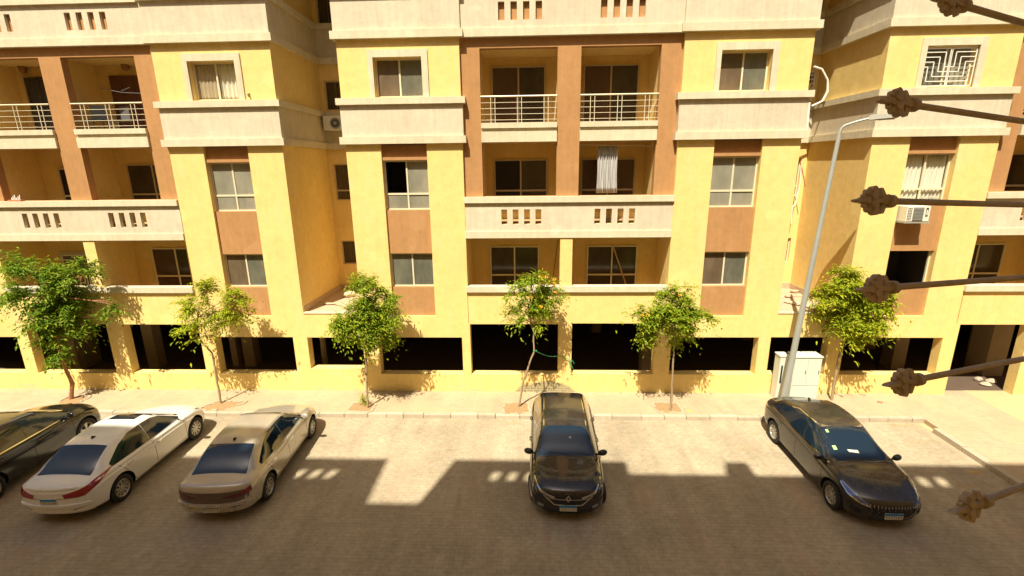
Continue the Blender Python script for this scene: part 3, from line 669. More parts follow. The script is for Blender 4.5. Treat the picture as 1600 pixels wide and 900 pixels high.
def car_body(root, S, pm):
    L, W = S['L'], S['W']/2; zt = pchip(S['top']); wf = pchip(S['w']); wr = pchip(S['wr']); zs = pchip(S['sh']); zb = pchip(S['zb'])
    rr = .10
    def section(s, ins):
        w_ = wf(s)*W/.88-ins*.9; t = zt(s)-ins*.55; b = zb(s)+ins*.5; h = min(zs(s), t-.05); r_ = min(wr(s), w_*.9)-ins*.4; e = t-.045
        if t-h < .14: e = t-.022
        P = [(0, b), (w_*.75, b), (w_*.94, b+.05), (w_*.985, b+.16), (w_, .52), (w_, h-.15), (w_*.972, h-.10), (w_*.958, h-.03), (w_*.915, h+.004)]
        sx, sz = P[-1]
        P.append((sx*.66+r_*.34+.012*(e-sz > .1), sz+(e-sz)*.36)); P.append((sx*.30+r_*.70+.016*(e-sz > .1), sz+(e-sz)*.74)); P.append((r_, e)); P.append((r_*.86, t-.02)); P.append((r_*.5, t-.004)); P.append((0, t))
        return P
    st = [(0, 1), (.008, 0), (.025, 0), (.05, 0), (.075, 0), (rr, 0)]
    ss = [a for a, _ in st]; k = rr
    n = 54
    ss += [rr+(L-2*rr)*i/n for i in range(1, n)]
    ss += [L-a for a, _ in reversed(st)]
    bm = bmesh.new(); rings = []
    def sm(x): x = max(0, min(1, x)); return x*x*(3-2*x)
    def warp(s, y, z):
        x = s; wn = (abs(y)/W)
        e = sm(1-(L-s)/.95); x -= S['bowf']*e*wn**2.4; x -= e*S['tiltf']*max(0, z-.48); x -= e*.10*max(0, .34-z)/.2
        e2 = sm(1-s/.8); x += S['bowr']*e2*wn**2.6; x += e2*S['tiltr']*max(0, z-.62); x += e2*.08*max(0, .36-z)/.2
        return Vector((x-L/2, y, z))
    for s in ss:
        d = min(s, L-s); ins = rr-math.sqrt(max(0, rr*rr-(rr-d)**2)) if d < rr else 0
        P = section(s, ins)
        # smooth sampling of the half section (Catmull-Rom, 3 per span)
        Q = []
        for i in range(len(P)-1):
            p0 = P[i-1] if i else (-P[1][0], P[1][1]); p1, p2 = P[i], P[i+1]; p3 = P[i+2] if i+2 < len(P) else (-P[-2][0], P[-2][1])
            for j in range(3):
                t = j/3; c = [.5*((2*p1[q])+(-p0[q]+p2[q])*t+(2*p0[q]-5*p1[q]+4*p2[q]-p3[q])*t*t+(-p0[q]+3*p1[q]-3*p2[q]+p3[q])*t**3) for q in (0, 1)]
                Q.append(c)
        Q.append(P[-1]); ring = [(q[0], q[1]) for q in Q]+[(-q[0], q[1]) for q in reversed(Q[1:-1])]
        rings.append([bm.verts.new(warp(s, y, z)) for y, z in ring]); nr = len(ring); nq = len(Q)
    for a, b in zip(rings, rings[1:]):
        for j in range(nr): j2 = (j+1) % nr; bm.faces.new((a[j], a[j2], b[j2], b[j]))
    for ring, s, rev in ((rings[0], 0, False), (rings[-1], L, True)):
        # cap of rows between matching left and right points
        rows = []
        for i in range(nq):
            r_ = ring[i]; l_ = ring[(nr-i) % nr]
            if i in (0, nq-1): rows.append([ring[i]]); continue
            # original y,z recovered before warping
            row = [r_]
            for q in range(1, 8):
                t = q/8; y = r_.co.y*(1-2*t); row.append(bm.verts.new(warp(s, y, r_.co.z)))
            row.append(l_); rows.append(row)
        for a, b in zip(rows, rows[1:]):
            if len(a) == 1: F_ = [(a[0], b[q], b[q+1]) for q in range(8)]
            elif len(b) == 1: F_ = [(a[q+1], a[q], b[0]) for q in range(8)]
            else: F_ = [(a[q], b[q], b[q+1], a[q+1]) for q in range(8)]
            for f in F_:
                if len({v for v in f}) == len(f):
                    try: bm.faces.new(f if rev else tuple(reversed(f)))
                    except ValueError: pass
    bmesh.ops.recalc_face_normals(bm, faces=bm.faces)
    me = bpy.data.meshes.new('body'); bm.to_mesh(me); bm.free(); me.materials.append(pm); me.materials.append(M['black'])
    o = bpy.data.objects.new('body', me); C.objects.link(o)
    # wheel arches
    cm = bmesh.new()
    for x in (S['xr'], S['xf']):
        for sg in (-1, 1):
            T = Matrix.Translation((x-L/2, sg*(W-.10), S['R']+.015)) @ Matrix.Rotation(R(90), 4, 'X')
            bmesh.ops.create_cone(cm, cap_ends=True, segments=36, radius1=S['R']+.055, radius2=S['R']+.055, depth=.46, matrix=T)
    cme = bpy.data.meshes.new('cut'); cm.to_mesh(cme); cm.free(); co = bpy.data.objects.new('cut', cme); C.objects.link(co)
    md = o.modifiers.new('b', 'BOOLEAN'); md.object = co; md.operation = 'DIFFERENCE'; md.solver = 'EXACT'
    dg = bpy.context.evaluated_depsgraph_get(); me2 = bpy.data.meshes.new_from_object(o.evaluated_get(dg))
    o.modifiers.clear(); o.data = me2; bpy.data.objects.remove(co); me2.name = 'body'
    if len(me2.materials) < 2: me2.materials.clear(); me2.materials.append(pm); me2.materials.append(M['black'])
    for p in me2.polygons:
        c = p.center; p.material_index = 0
        for x in (S['xr'], S['xf']):
            dx, dz = c.x-(x-L/2), c.z-(S['R']+.015); rad = math.hypot(dx, dz)
            if rad < S['R']+.05 and abs(c.y) < W-.02 and (abs(p.normal.y) > .9 and abs(c.y) < W-.25): p.material_index = 1
            if abs(rad-(S['R']+.055)) < .012 and abs(p.normal.y) < .3 and (p.normal.x*dx+p.normal.z*dz) < 0: p.material_index = 1
        if p.normal.z < -.7 and c.z < .35: p.material_index = 1
    me2.polygons.foreach_set('use_smooth', [True]*len(me2.polygons)); me2.set_sharp_from_angle(angle=R(30)); o.parent = root
    return o
def wheel(root, x, y, Rw, side, spokes=5, style='five', rz=0):
    T = Matrix.Translation((x, y, Rw)) @ Matrix.Rotation(R(rz), 4, 'Z') @ Matrix.Rotation(R(-90*side), 4, 'X')
    mb = MB(); w2 = .105; ri = Rw*.66
    mb.lathe([(ri, -w2), (Rw*.86, -w2), (Rw*.97, -w2*.8), (Rw, -w2*.4), (Rw, w2*.4), (Rw*.97, w2*.8), (Rw*.86, w2), (Rw*.72, w2*1.04), (ri, w2*.86), (ri, -w2)], T, 'tyre', 32)
    t = mb.build('wheel', root, smooth=True, org=Vector())
    rb = MB(); rb.lathe([(ri+.002, w2*.8), (ri-.012, w2*.9), (ri-.028, w2*.7), (ri-.035, -w2*.3)], T, 'alloy', 32)
    rb.lathe([(.0, -w2*.2), (ri-.03, -w2*.2)], T, 'black', 24)
    rb.lathe([(0, w2*.75), (.035, w2*.75), (.05, w2*.6), (.052, 0)], T, 'alloy', 16)
    for k in range(spokes):
        a = 2*math.pi*k/spokes+.3
        for off in ((-.13, .13) if style == 'double' else (0,)):
            aa = a+off; u = Vector((math.cos(aa), math.sin(aa), 0)); v = Vector((-math.sin(aa), math.cos(aa), 0)); wd = .016 if style == 'double' else (.026 if spokes < 8 else .017)
            b = len(rb.v); r0, r1 = .035, ri-.015; k_ = rb.mi('alloy')
            for rr_, ww, hh in ((r0, wd*1.1, w2*.66), (r1, wd*1.25, w2*.78)):
                for sx, hz in ((-1, 0), (1, 0), (1, -.035), (-1, -.035)): rb.v.append(T @ (u*rr_+v*ww*sx+Vector((0, 0, hh+hz))))
            for q in range(4): q2 = (q+1) % 4; rb.f.append((b+q, b+q2, b+4+q2, b+4+q)); rb.m.append(k_)
    rb.build('rim', t, smooth=True, org=Vector())
def mirror_part(root, x, y, z, side, pm, sc=1):
    mb = MB(); T = Matrix.Translation((x, y+side*.11, z+.03))
    bm = bmesh.new(); bmesh.ops.create_uvsphere(bm, u_segments=14, v_segments=10, radius=1)
    for v in bm.verts:
        p = v.co; q = Vector((p.x*.075*(1 if p.x > 0 else .45), p.y*.12, p.z*.078)); q.y += 0; v.co = T @ (Matrix.Rotation(side*.2, 4, 'Z') @ (q*sc))
    me = bpy.data.meshes.new('wing_mirror'); bm.to_mesh(me); bm.free(); me.materials.append(M[pm] if isinstance(pm, str) else pm)
    for p in me.polygons: p.use_smooth = True
    o = bpy.data.objects.new('wing_mirror', me); C.objects.link(o); o.parent = root
    s = MB(); s.tube([(x+.02, y-side*.05, z-.03), (x, y+side*.05, z)], .022, 'black', 8); s.build('stalk', o, org=Vector())
def plate(root, x, y, z, face, text='٢٣٦٤'):
    # licence plate: blue band over a pale field with dark characters
    sg = face; mb = MB(); e = .012
    mb.box(x, x+sg*e, y-.19, y+.19, z-.075, z+.075, 'plate_w') if sg > 0 else mb.box(x-e, x, y-.19, y+.19, z-.075, z+.075, 'plate_w')
    xx = x+sg*(e+.002)
    mb.box(min(x+sg*e, xx), max(x+sg*e, xx), y-.188, y+.188, z+.02, z+.073, 'plate_b')
    o = mb.build('number_plate', root, org=Vector())
    ch = MB(); rr = random.Random(len(text)+int(x*10))
    for i in range(7):       # small dark characters, too small in the photograph to be read
        if i == 3: ch.box(min(xx, xx+sg*.001), max(xx, xx+sg*.001), y-.004, y+.004, z-.06, z+.01, 'black'); continue
        yy = y-.15+.05*i; a, b = sorted((xx, xx+sg*.0012)); k = rr.choice((0, 1, 2))
        ch.box(a, b, yy-.004, yy+.004, z-.055, z+.008, 'black')
        if k != 1: ch.box(a, b, yy+.0042, yy+.022, z-.0, z+.008, 'black')
        if k == 2: ch.box(a, b, yy+.0042, yy+.018, z-.03, z-.022, 'black')
    ch.build('plate_characters', o, org=Vector())
def car(name, loc, rz, S, label, cat='car', group='cars parked along the kerb'):
    root = empty(name, loc, rz, label, cat, group); pm = S['paint']; root.scale = (1.045, 1.012, 1.035); L, W = S['L'], S['W']/2
    body = car_body(root, S, pm); bv = bvh_of(body)
    X = lambda s: s-L/2
    # glass
    ws0, ws1 = S['ws']; hw0, hw1 = S['wsw']
    decal(root, 'windscreen', [[(X(ws0), -hw0), (X(ws0), hw0), (X(ws1), hw1), (X(ws1), -hw1)]], 0, 'carglass', bv, zmode=True)
    if 'rg' in S:
        a, b = S['rg']; h0, h1 = S['rgw']
        decal(root, 'rear_window', [[(X(a), h0), (X(a)-.0, -h0), (X(b), -h1), (X(b), h1)]], 180, 'carglass', bv, zmode=True)
    for th, sg in ((90, 1), (270, -1)):
        for poly in S['side']:
            decal(root, 'side_window', [[(-sg*X(s), z) for s, z in poly]], th, 'carglass', bv)
        for seam in S.get('seams', []):
            (s0, z0), (s1, z1) = seam; dx, dz = s1-s0, z1-z0; l = math.hypot(dx, dz); nx, nz = -dz/l*.006, dx/l*.006
            decal(root, 'door_gap', [[(-sg*X(s0+nx), z0+nz), (-sg*X(s1+nx), z1+nz), (-sg*X(s1-nx), z1-nz), (-sg*X(s0-nx), z0-nz)]], th, 'seam', bv, off=.0015, thick=.003)
        if S.get('trimline'):
            for poly in S['trimline']:
                decal(root, 'window_trim', [[(-sg*X(s), z) for s, z in poly]], th, S.get('trimmat', 'chrome'), bv, off=.006)
        for hs, hz in S['handles']:
            h = bv.ray_cast(Vector((X(hs), sg*3, hz)), Vector((0, -sg, 0)))
            if h[0]:
                m = MB(); y = h[0].y; m.tube([(X(hs)-.09, y-sg*.005, hz), (X(hs)-.06, y+sg*.025, hz+.002), (X(hs)+.06, y+sg*.025, hz+.004), (X(hs)+.09, y-sg*.005, hz+.004)], .014, pm if not S.get('chromeh') else 'chrome', 8)
                m.build('door_handle', root, smooth=True, org=Vector())
        ms, mz = S['mirror']
        h = bv.ray_cast(Vector((X(ms), sg*3, mz-.04)), Vector((0, -sg, 0)))
        mirror_part(root, X(ms), h[0].y if h[0] else sg*.8, mz, sg, S.get('mirrormat', pm))
    for s in (S['xr'], S['xf']):
        for sg in (-1, 1): wheel(root, X(s), sg*(W-.115), S['R'], sg, S.get('spokes', 5), S.get('style', 'five'), S.get('steer', 0) if s == S['xf'] else 0)
    # lamps, grilles and other surface pieces
    for nm, polys, th, mt, *rest in S.get('dec', []):
        kw = rest[0] if rest else {}
        zm = kw.get('zmode', False); mir = kw.get('mirror', False)
        k2 = {a: b for a, b in kw.items() if a not in ('mirror',)}
        kw = dict(kw); kw['ref'] = 0 if th in (0, 90, 180, 270) or kw.get('zmode') else (L/2 if math.cos(R(th)) > 0 else -L/2)
        k2['ref'] = kw['ref']
        decal(root, nm, [polys] if not isinstance(polys[0][0], (tuple, list)) else polys, th, mt, bv, **k2)
        if mir:
            pp = [polys] if not isinstance(polys[0][0], (tuple, list)) else polys
            pp2 = [[((u, -v) if zm else (-u, v)) for u, v in q] for q in pp]
            decal(root, nm, pp2, -th, mt, bv, **k2)
    for kind, a in S.get('plates', []):
        h = bv.ray_cast(Vector((kind*5, 0, a)), Vector((-kind, 0, 0)))
        plate(root, h[0].x-kind*.004, 0, a, kind)
    if 'antenna' in S:
        h = bv.ray_cast(Vector((X(S['antenna']), 0, 3)), Vector((0, 0, -1))); m = MB(); z = h[0].z
        m.prism([(X(S['antenna'])-.07, z-.01), (X(S['antenna'])+.07, z-.01), (X(S['antenna'])-.03, z+.05), (X(S['antenna'])-.06, z+.05)], -.018, .018, 'black'); m.build('antenna', root, org=Vector())
    return root, bv
def logo_diamond(root, x, z, r=.05):
    m = MB(); o = [(0, 1.25), (.8, 0), (0, -1.25), (-.8, 0)]; i_ = [(0, .62), (.38, 0), (0, -.62), (-.38, 0)]
    b = len(m.v); k = m.mi('chrome')
    for xx in (x, x+.02):
        for P in (o, i_):
            for u, v in P: m.v.append(Vector((xx, u*r, z+v*r)))
    for q in range(4):
        q2 = (q+1) % 4
        m.f += [(8+q, 8+q2, 12+q2, 12+q), (q, 4+q, 4+q2, q2), (q, q2, 8+q2, 8+q), (4+q, 12+q, 12+q2, 4+q2)]; m.m += [k]*4
    m.build('emblem', root, org=Vector())
def logo_oval(root, x, z, w_=.07, h_=.045, bar=True):
    m = MB(); pts = [(x, w_*math.cos(t*math.pi/10), z+h_*math.sin(t*math.pi/10)) for t in range(21)]; m.tube(pts, .008, 'chrome', 6, False)
    if bar: m.tube([(x, -w_, z), (x, w_, z)], .006, 'chrome', 6)
    m.build('emblem', root, org=Vector(), smooth=True)
def logo_three(root, x, z, r=.035):
    m = MB()
    for a in (90, 210, 330):
        d = Vector((0, math.cos(R(a)), math.sin(R(a)))); e = Vector((0, -d.z, d.y)); c = Vector((x, 0, z))
        m.face([c, c+d*r*.62+e*r*.36, c+d*r*1.25, c+d*r*.62-e*r*.36], 'redlampd' if False else 'chrome')
    m.build('emblem', root, org=Vector())

base = dict(L=4.32, W=1.76, R=.315,
    top=[(0, .88), (.06, .95), (.30, 1.0), (.45, 1.03), (.80, 1.24), (1.10, 1.36), (1.45, 1.42), (1.9, 1.44), (2.3, 1.42), (2.55, 1.36), (2.9, 1.17), (3.22, .99), (3.5, .94), (3.9, .86), (4.15, .77), (4.32, .66)],
    w=[(0, .80), (.25, .86), (.8, .88), (3.3, .88), (3.9, .86), (4.32, .80)],
    wr=[(0, .64), (.4, .66), (1.1, .57), (1.9, .565), (2.5, .56), (3.2, .68), (3.6, .70), (4.32, .62)],
    sh=[(0, .90), (.6, .94), (2.0, .91), (3.0, .88), (3.6, .84), (4.1, .72), (4.32, .60)],
    zb=[(0, .28), (.5, .22), (1.2, .17), (3.3, .17), (3.8, .20), (4.32, .20)],
    bowf=.30, tiltf=.10, bowr=.20, tiltr=.06, xr=.90, xf=3.55,
    ws=(3.20, 2.46), wsw=(.68, .545), rg=(.44, 1.10), rgw=(.63, .535),
    side=[[(3.16, .93), (2.62, 1.26), (2.35, 1.345), (2.0, 1.37), (1.99, .93)], [(1.975, .93), (1.985, 1.37), (1.6, 1.36), (1.25, 1.26), (.80, 1.03), (.84, .955)]],
    seams=[((3.12, .90), (3.16, .30)), ((3.16, .30), (2.05, .26)), ((2.0, .90), (2.02, .27)), ((.92, .93), (1.12, .66)), ((1.12, .66), (1.32, .27)), ((1.32, .27), (1.98, .26))],
    handles=[(2.20, .78), (1.22, .80)], mirror=(3.02, .93))
def spec(**k): d = dict(base); d.update(k); return d
# white saloon, seen from behind
Wp = paint('white_paint', (.80, .78, .72), .25, 0, .12)
Wt = spec(W=1.78, paint=Wp, spokes=10, style='five', chromeh=True, antenna=1.35, R=.32,
    plates=[(-1, .64)],
    dec=[('tail_lamp', [(-.30, .80), (-.62, .87), (-.86, .94), (-1.12, .985), (-.92, .84), (-.70, .72), (-.33, .705)], 180-28, 'redlamp', dict(off=.010)),
         ('tail_lamp', [(.30, .80), (.62, .87), (.86, .94), (1.12, .985), (.92, .84), (.70, .72), (.33, .705)], 180+28, 'redlamp', dict(off=.010)),
         ('bumper_vent', [(-.45, .42), (-.75, .47), (-.45, .40)], 180-25, 'black'), ('bumper_vent', [(.45, .42), (.75, .47), (.45, .40)], 180+25, 'black'),
         ('bumper_step', [(-.80, .50), (.80, .50), (.78, .56), (-.78, .56)], 180, Wp, dict(off=.03, thick=.035)),
         ('boot_lip', [(-.58, .90), (.58, .90), (.58, .925), (-.58, .925)], 180, Wp, dict(off=.025, thick=.03)),
         ('boot_gap', [(-.66, .70), (.66, .70), (.66, .71), (-.66, .71)], 180, 'seam', dict(off=.0015)),
         ('sunroof', [(-.02, -.36), (-.02, .36), (.40, .33), (.40, -.33)], 0, 'carglass', dict(zmode=True)),
         ('headlamp', [(.42, .60), (.80, .70), (.86, .80), (.60, .72)], 20, 'lamp_clear', dict(mirror=True)),
         ])
def place(X, yrear, S, up=True): return (X, yrear+S['L']/2, ZR) if up else (X, yrear, ZR)
c2, b2 = car('parked_car', (-11.02, 8.93+2.16, ZR), R(91.5), Wt, 'white saloon car with a sunroof, parked between the black and the silver car')
logo_oval(c2, -Wt['L']/2+.035, .79, .05, .05, False)
# silver beige saloon
Sp = paint('champagne_paint', (.52, .47, .38), .26, .4, .16)
Sv = spec(paint=Sp, spokes=8, antenna=1.25, R=.31, plates=[(-1, .42)],
    dec=[('bumper_step', [(-.80, .49), (.80, .49), (.78, .56), (-.78, .56)], 180, Sp, dict(off=.045, thick=.05)),
         ('tail_panel', [(-.78, .62), (-.80, .82), (.80, .82), (.78, .62), (.55, .56), (-.55, .56)], 180, simple('dark_boot_panel', (.15, .11, .08), .35, .3), dict(off=.003)),
         ('tail_lamp', [(-.26, .70), (-.62, .76), (-.84, .84), (-.86, .73), (-.50, .66)], 180-20, 'redlampd', dict(off=.009)), ('tail_lamp', [(.26, .70), (.62, .76), (.84, .84), (.86, .73), (.50, .66)], 180+20, 'redlampd', dict(off=.009)),
         ('lamp_lens', [(-.66, .765), (-.83, .825), (-.82, .75), (-.66, .725)], 180-24, 'redlamp', dict(off=.013)), ('lamp_lens', [(.66, .765), (.83, .825), (.82, .75), (.66, .725)], 180+24, 'redlamp', dict(off=.013)),
         ('bumper_vent', [(-.42, .44), (-.66, .47), (-.66, .455), (-.42, .425)], 180-15, 'black'), ('bumper_vent', [(.42, .44), (.66, .47), (.66, .455), (.42, .425)], 180+15, 'black'),
         ('headlamp', [(.42, .56), (.80, .66), (.86, .76), (.60, .68)], 20, 'lamp_clear', dict(mirror=True))])
c3, b3 = car('parked_car', (-7.42, 9.05+2.16, ZR), R(93.5), Sv, 'dusty champagne silver saloon car seen from behind, nose towards the kerb')
logo_three(c3, -Sv['L']/2-.012+.03, .74)
# black hatch-like saloon facing the camera
blk = paint('black_paint', (.006, .006, .008), .14, .0, .12)
K = spec(paint=blk, mirrormat='black', trimmat='chrome', R=.315, steer=12, spokes=5,
    top=[(0, .90), (.06, .97), (.30, 1.02), (.40, 1.06), (.62, 1.28), (.85, 1.42), (1.3, 1.48), (1.9, 1.50), (2.3, 1.47), (2.6, 1.40), (2.95, 1.20), (3.28, 1.01), (3.55, .97), (3.9, .92), (4.15, .86), (4.32, .78)],
    ws=(3.27, 2.58), wsw=(.69, .56), rg=(.38, .82), xf=3.52,
    side=[[(3.20, .95), (2.68, 1.28), (2.42, 1.38), (2.02, 1.41), (2.01, .95)], [(1.995, .95), (2.005, 1.41), (1.3, 1.40), (.95, 1.32), (.66, 1.08), (.74, .97)]],
    plates=[(1, .42)], tiltf=.16,
    dec=[('roof_strip', [(-1.2, .50), (.42, .52), (.42, .545), (-1.2, .53)], 0, 'chrome', dict(zmode=True, mirror=True, off=.012)),
         ('headlamp', [(.36, .68), (.62, .745), (.80, .80), (.88, .80), (.84, .70), (.62, .64), (.40, .62)], 14, simple('smoked_headlamp', (.05, .06, .08), .06, .3, .8), dict(mirror=True, off=.006)),
         ('light_strip', [(.30, .665), (.62, .73), (.86, .83), (.88, .80), (.62, .69), (.32, .62)], 14, 'chrome', dict(mirror=True, off=.012)),
         ('light_strip', [(.86, .82), (.90, .82), (.86, .55), (.83, .55)], 14, 'lamp_clear', dict(mirror=True, off=.012)),
         ('grille', [(-.50, .66), (.50, .66), (.34, .50), (-.34, .50)], 0, 'seam', dict(off=.004)),
         ('grille_bar', [(-.54, .665), (-.30, .50), (.30, .50), (.54, .665), (.56, .645), (.32, .475), (-.32, .475), (-.56, .645)][:4]+[(.56, .65), (.315, .478), (-.315, .478), (-.56, .65)], 0, 'chrome', dict(off=.010)),
         ('grille_bar', [(-.48, .62), (.48, .62), (.48, .605), (-.48, .605)], 0, 'chrome', dict(off=.009)),
         ('lower_intake', [(-.62, .36), (.62, .36), (.55, .24), (-.55, .24)], 0, 'seam', dict(off=.004)),
         ('fog_lamp', [(.56, .42), (.70, .44), (.70, .37), (.56, .36)], 12, 'lamp_clear', dict(mirror=True)),
         ('sticker', [(1.02-.3+0, .09), (1.02-.3, .14), (.69, .14), (.69, .09)], 0, 'plate_w', dict(zmode=True, off=.007)),
         ('wiper', [(1.02, -.40), (1.05, .10), (1.065, .10), (1.035, -.40)], 0, 'black', dict(zmode=True, off=.012)), ('wiper', [(1.02, .12), (1.04, .60), (1.055, .60), (1.035, .12)], 0, 'black', dict(zmode=True, off=.012))])
c4, b4 = car('parked_car', (.90, 9.28+2.16, ZR), R(268.8), K, 'black car facing the camera with a diamond emblem, alone in the middle bay')
logo_diamond(c4, K['L']/2-.02, .655, .075)
# dark grey-brown saloon facing the camera
gm = paint('graphite_paint', (.020, .017, .015), .17, .2, .24, (.24, .19, .13))
E_ = spec(paint=gm, mirrormat='black', R=.315, steer=0, spokes=10, chromeh=False, antenna=.95,
    top=[(0, .92), (.06, .99), (.25, 1.03), (.40, 1.08), (.75, 1.26), (1.05, 1.36), (1.45, 1.42), (1.9, 1.43), (2.2, 1.40), (2.45, 1.33), (2.85, 1.14), (3.25, .97), (3.5, .93), (3.9, .85), (4.15, .77), (4.32, .66)],
    ws=(3.25, 2.36), wsw=(.69, .545), rg=(.42, .98), bowf=.36, tiltf=.14,
    side=[[(3.14, .93), (2.56, 1.25), (2.30, 1.34), (2.0, 1.36), (1.99, .93)], [(1.975, .93), (1.985, 1.36), (1.5, 1.35), (1.12, 1.26), (.98, 1.19), (.98, .95)], [(.92, .955), (.92, 1.155), (.62, 1.03)]],
    trimline=[[(3.2, .925), (.60, .955), (.60, .935), (3.2, .905)], [(.58, 1.0), (.95, 1.20), (1.5, 1.375), (2.05, 1.385), (2.35, 1.36), (2.35, 1.345), (2.05, 1.37), (1.5, 1.36), (.96, 1.185), (.60, .985)]],
    plates=[(1, .40)],
    dec=[('headlamp', [(.44, .60), (.66, .68), (.92, .80), (.97, .79), (.86, .66), (.66, .585), (.46, .555)], 22, simple('blue_headlamp', (.10, .14, .30), .06, .4, .8), dict(mirror=True, off=.006)),
         ('light_strip', [(.44, .565), (.66, .60), (.86, .68), (.97, .80), (.975, .775), (.87, .66), (.66, .575), (.46, .545)], 22, 'chrome', dict(mirror=True, off=.011)),
         ('light_strip', [(.60, .665), (.93, .81), (.96, .80), (.62, .65)], 22, 'lamp_clear', dict(mirror=True, off=.011)),
         ('grille', [(-.58, .62), (.58, .62), (.48, .44), (.30, .36), (-.30, .36), (-.48, .44)], 0, 'seam', dict(off=.004)),
         ('lower_intake', [(-.55, .30), (.55, .30), (.50, .21), (-.50, .21)], 0, 'seam', dict(off=.004)),
         ('grille_teeth', [[(-.54+.067*k, .615), (-.515+.067*k, .615), (-.525+.067*k, .555), (-.535+.067*k, .555)] for k in range(17)], 0, 'chrome', dict(off=.012)),
         ('grille_mesh', [[(-.46+.115*k+.02*(j % 2), .53-.05*j), (-.43+.115*k+.02*(j % 2), .53-.05*j), (-.43+.115*k+.02*(j % 2), .515-.05*j), (-.46+.115*k+.02*(j % 2), .515-.05*j)] for k in range(8) for j in range(3)], 0, 'grey_pl', dict(off=.009)),
         ('intake', [(.60, .44), (.80, .50), (.80, .38), (.62, .34)], 18, 'seam', dict(mirror=True)),
         ('tail_lamp', [(.40, .84), (.80, .90), (.92, .86), (.80, .78), (.42, .76)], 180+28, 'redlamp'), ('tail_lamp', [(-.40, .84), (-.80, .90), (-.92, .86), (-.80, .78), (-.42, .76)], 180-28, 'redlamp'),
         ('sticker', [(.28, -.47), (.28, -.41), (.36, -.41), (.36, -.47)], 0, 'sticker', dict(zmode=True, off=.007)), ('sticker', [(.68, -.52), (.68, -.44), (.78, -.44), (.78, -.52)], 0, 'sticker', dict(zmode=True, off=.007)),
         ('paper', [(.78, -.22), (.80, .02), (.87, .02), (.84, -.2)], 0, 'plate_w', dict(zmode=True, off=.007)),
         ('wiper', [(1.03, -.45), (1.0, .06), (1.015, .06), (1.045, -.45)], 0, 'black', dict(zmode=True, off=.012)), ('wiper', [(1.03, .08), (1.0, .58), (1.015, .58), (1.045, .08)], 0, 'black', dict(zmode=True, off=.012))])
c5, b5 = car('parked_car', (7.98, 9.20+2.16, ZR), R(269.5), E_, 'dark graphite saloon car facing the camera with a toothed grille, beside the street lamp')
logo_oval(c5, E_['L']/2-.035, .545, .085, .04)
# black crossover at the left edge
Bk = spec(L=4.35, paint=paint('black_dusty_paint', (.008, .008, .008), .15, .0, .05), R=.345, spokes=5, style='double', xr=.86, xf=3.52, W=1.82,
    top=[(0, 1.02), (.06, 1.12), (.20, 1.25), (.45, 1.42), (.85, 1.52), (1.4, 1.57), (2.0, 1.57), (2.4, 1.53), (2.65, 1.45), (3.0, 1.26), (3.35, 1.10), (3.6, 1.05), (3.95, .98), (4.2, .88), (4.35, .76)],
    sh=[(0, 1.0), (.6, 1.02), (2.0, .99), (3.0, .97), (3.6, .94), (4.1, .84), (4.35, .70)], zb=[(0, .32), (.5, .26), (1.2, .22), (3.3, .22), (3.8, .24), (4.35, .26)],
    ws=(3.32, 2.60), rg=(.20, .62), rgw=(.60, .52),
    side=[[(3.22, 1.04), (2.72, 1.34), (2.42, 1.45), (2.0, 1.49), (1.99, 1.03)], [(1.975, 1.03), (1.985, 1.49), (1.3, 1.47), (.85, 1.38), (.52, 1.18), (.60, 1.06)]],
    handles=[(2.20, .88), (1.22, .90)], mirror=(3.10, 1.04), trimline=[[(3.25, 1.03), (.50, 1.055), (.50, 1.03), (3.25, 1.005)]],
    dec=[('roof_rail', [(-1.4, .53), (.30, .55), (.30, .575), (-1.4, .555)], 0, 'grey_pl', dict(zmode=True, mirror=True, off=.03, thick=.03)),
         ('headlamp', [(.42, .70), (.80, .80), (.88, .88), (.60, .80)], 20, 'lamp_clear', dict(mirror=True)),
         ('tail_lamp', [(-.50, .90), (-.84, .98), (-.92, .90), (-.60, .80)], 180-28, 'redlampd', dict(mirror=False)), ('tail_lamp', [(.50, .90), (.84, .98), (.92, .90), (.60, .80)], 180+28, 'redlampd'),
         ('sill_trim', [(-1.4, .30), (1.2, .30), (1.2, .22), (-1.4, .22)], 90, 'black', dict(mirror=True))])
c1, b1 = car('parked_car', (-14.25, 8.75+2.17, ZR), R(93), Bk, 'black crossover car at the left edge, partly hidden by the white car')

# ------------------------------------------------------------------ trees
def leaf_cluster(mb, p, d, n, ls, m, rr, droop=.5):
    """a twig with paired narrow leaflets"""
    d = d.normalized(); side = d.cross(Vector((0, 0, 1))); side = side.normalized() if side.length > .01 else Vector((1, 0, 0)); k = mb.mi(m)
    for i in range(n):
        t = (i//2)/max(1, n//2-1); q = p+d*ls*2.2*t+Vector((0, 0, -droop*ls*t*t*1.2))
        sg = 1 if i % 2 else -1
        u = (side*sg*rr.uniform(.6, 1)+d*rr.uniform(.2, .8)+Vector((0, 0, rr.uniform(-.7, .15)))).normalized(); l = ls*rr.uniform(.7, 1.25); l *= 1.12; w_ = l*rr.uniform(.16, .25)
        v = u.cross(Vector((rr.uniform(-.4, .4), rr.uniform(-.4, .4), 1))).normalized(); nrm = u.cross(v)
        b = len(mb.v); mb.v += [q, q+u*l*.45+v*w_-nrm*w_*.3, q+u*l+Vector((0, 0, -l*.15)), q+u*l*.45-v*w_-nrm*w_*.3, q+u*l*.5+nrm*w_*.25]
        mb.f += [(b, b+1, b+4), (b+1, b+2, b+4), (b+2, b+3, b+4), (b+3, b, b+4)]; mb.m += [k]*4
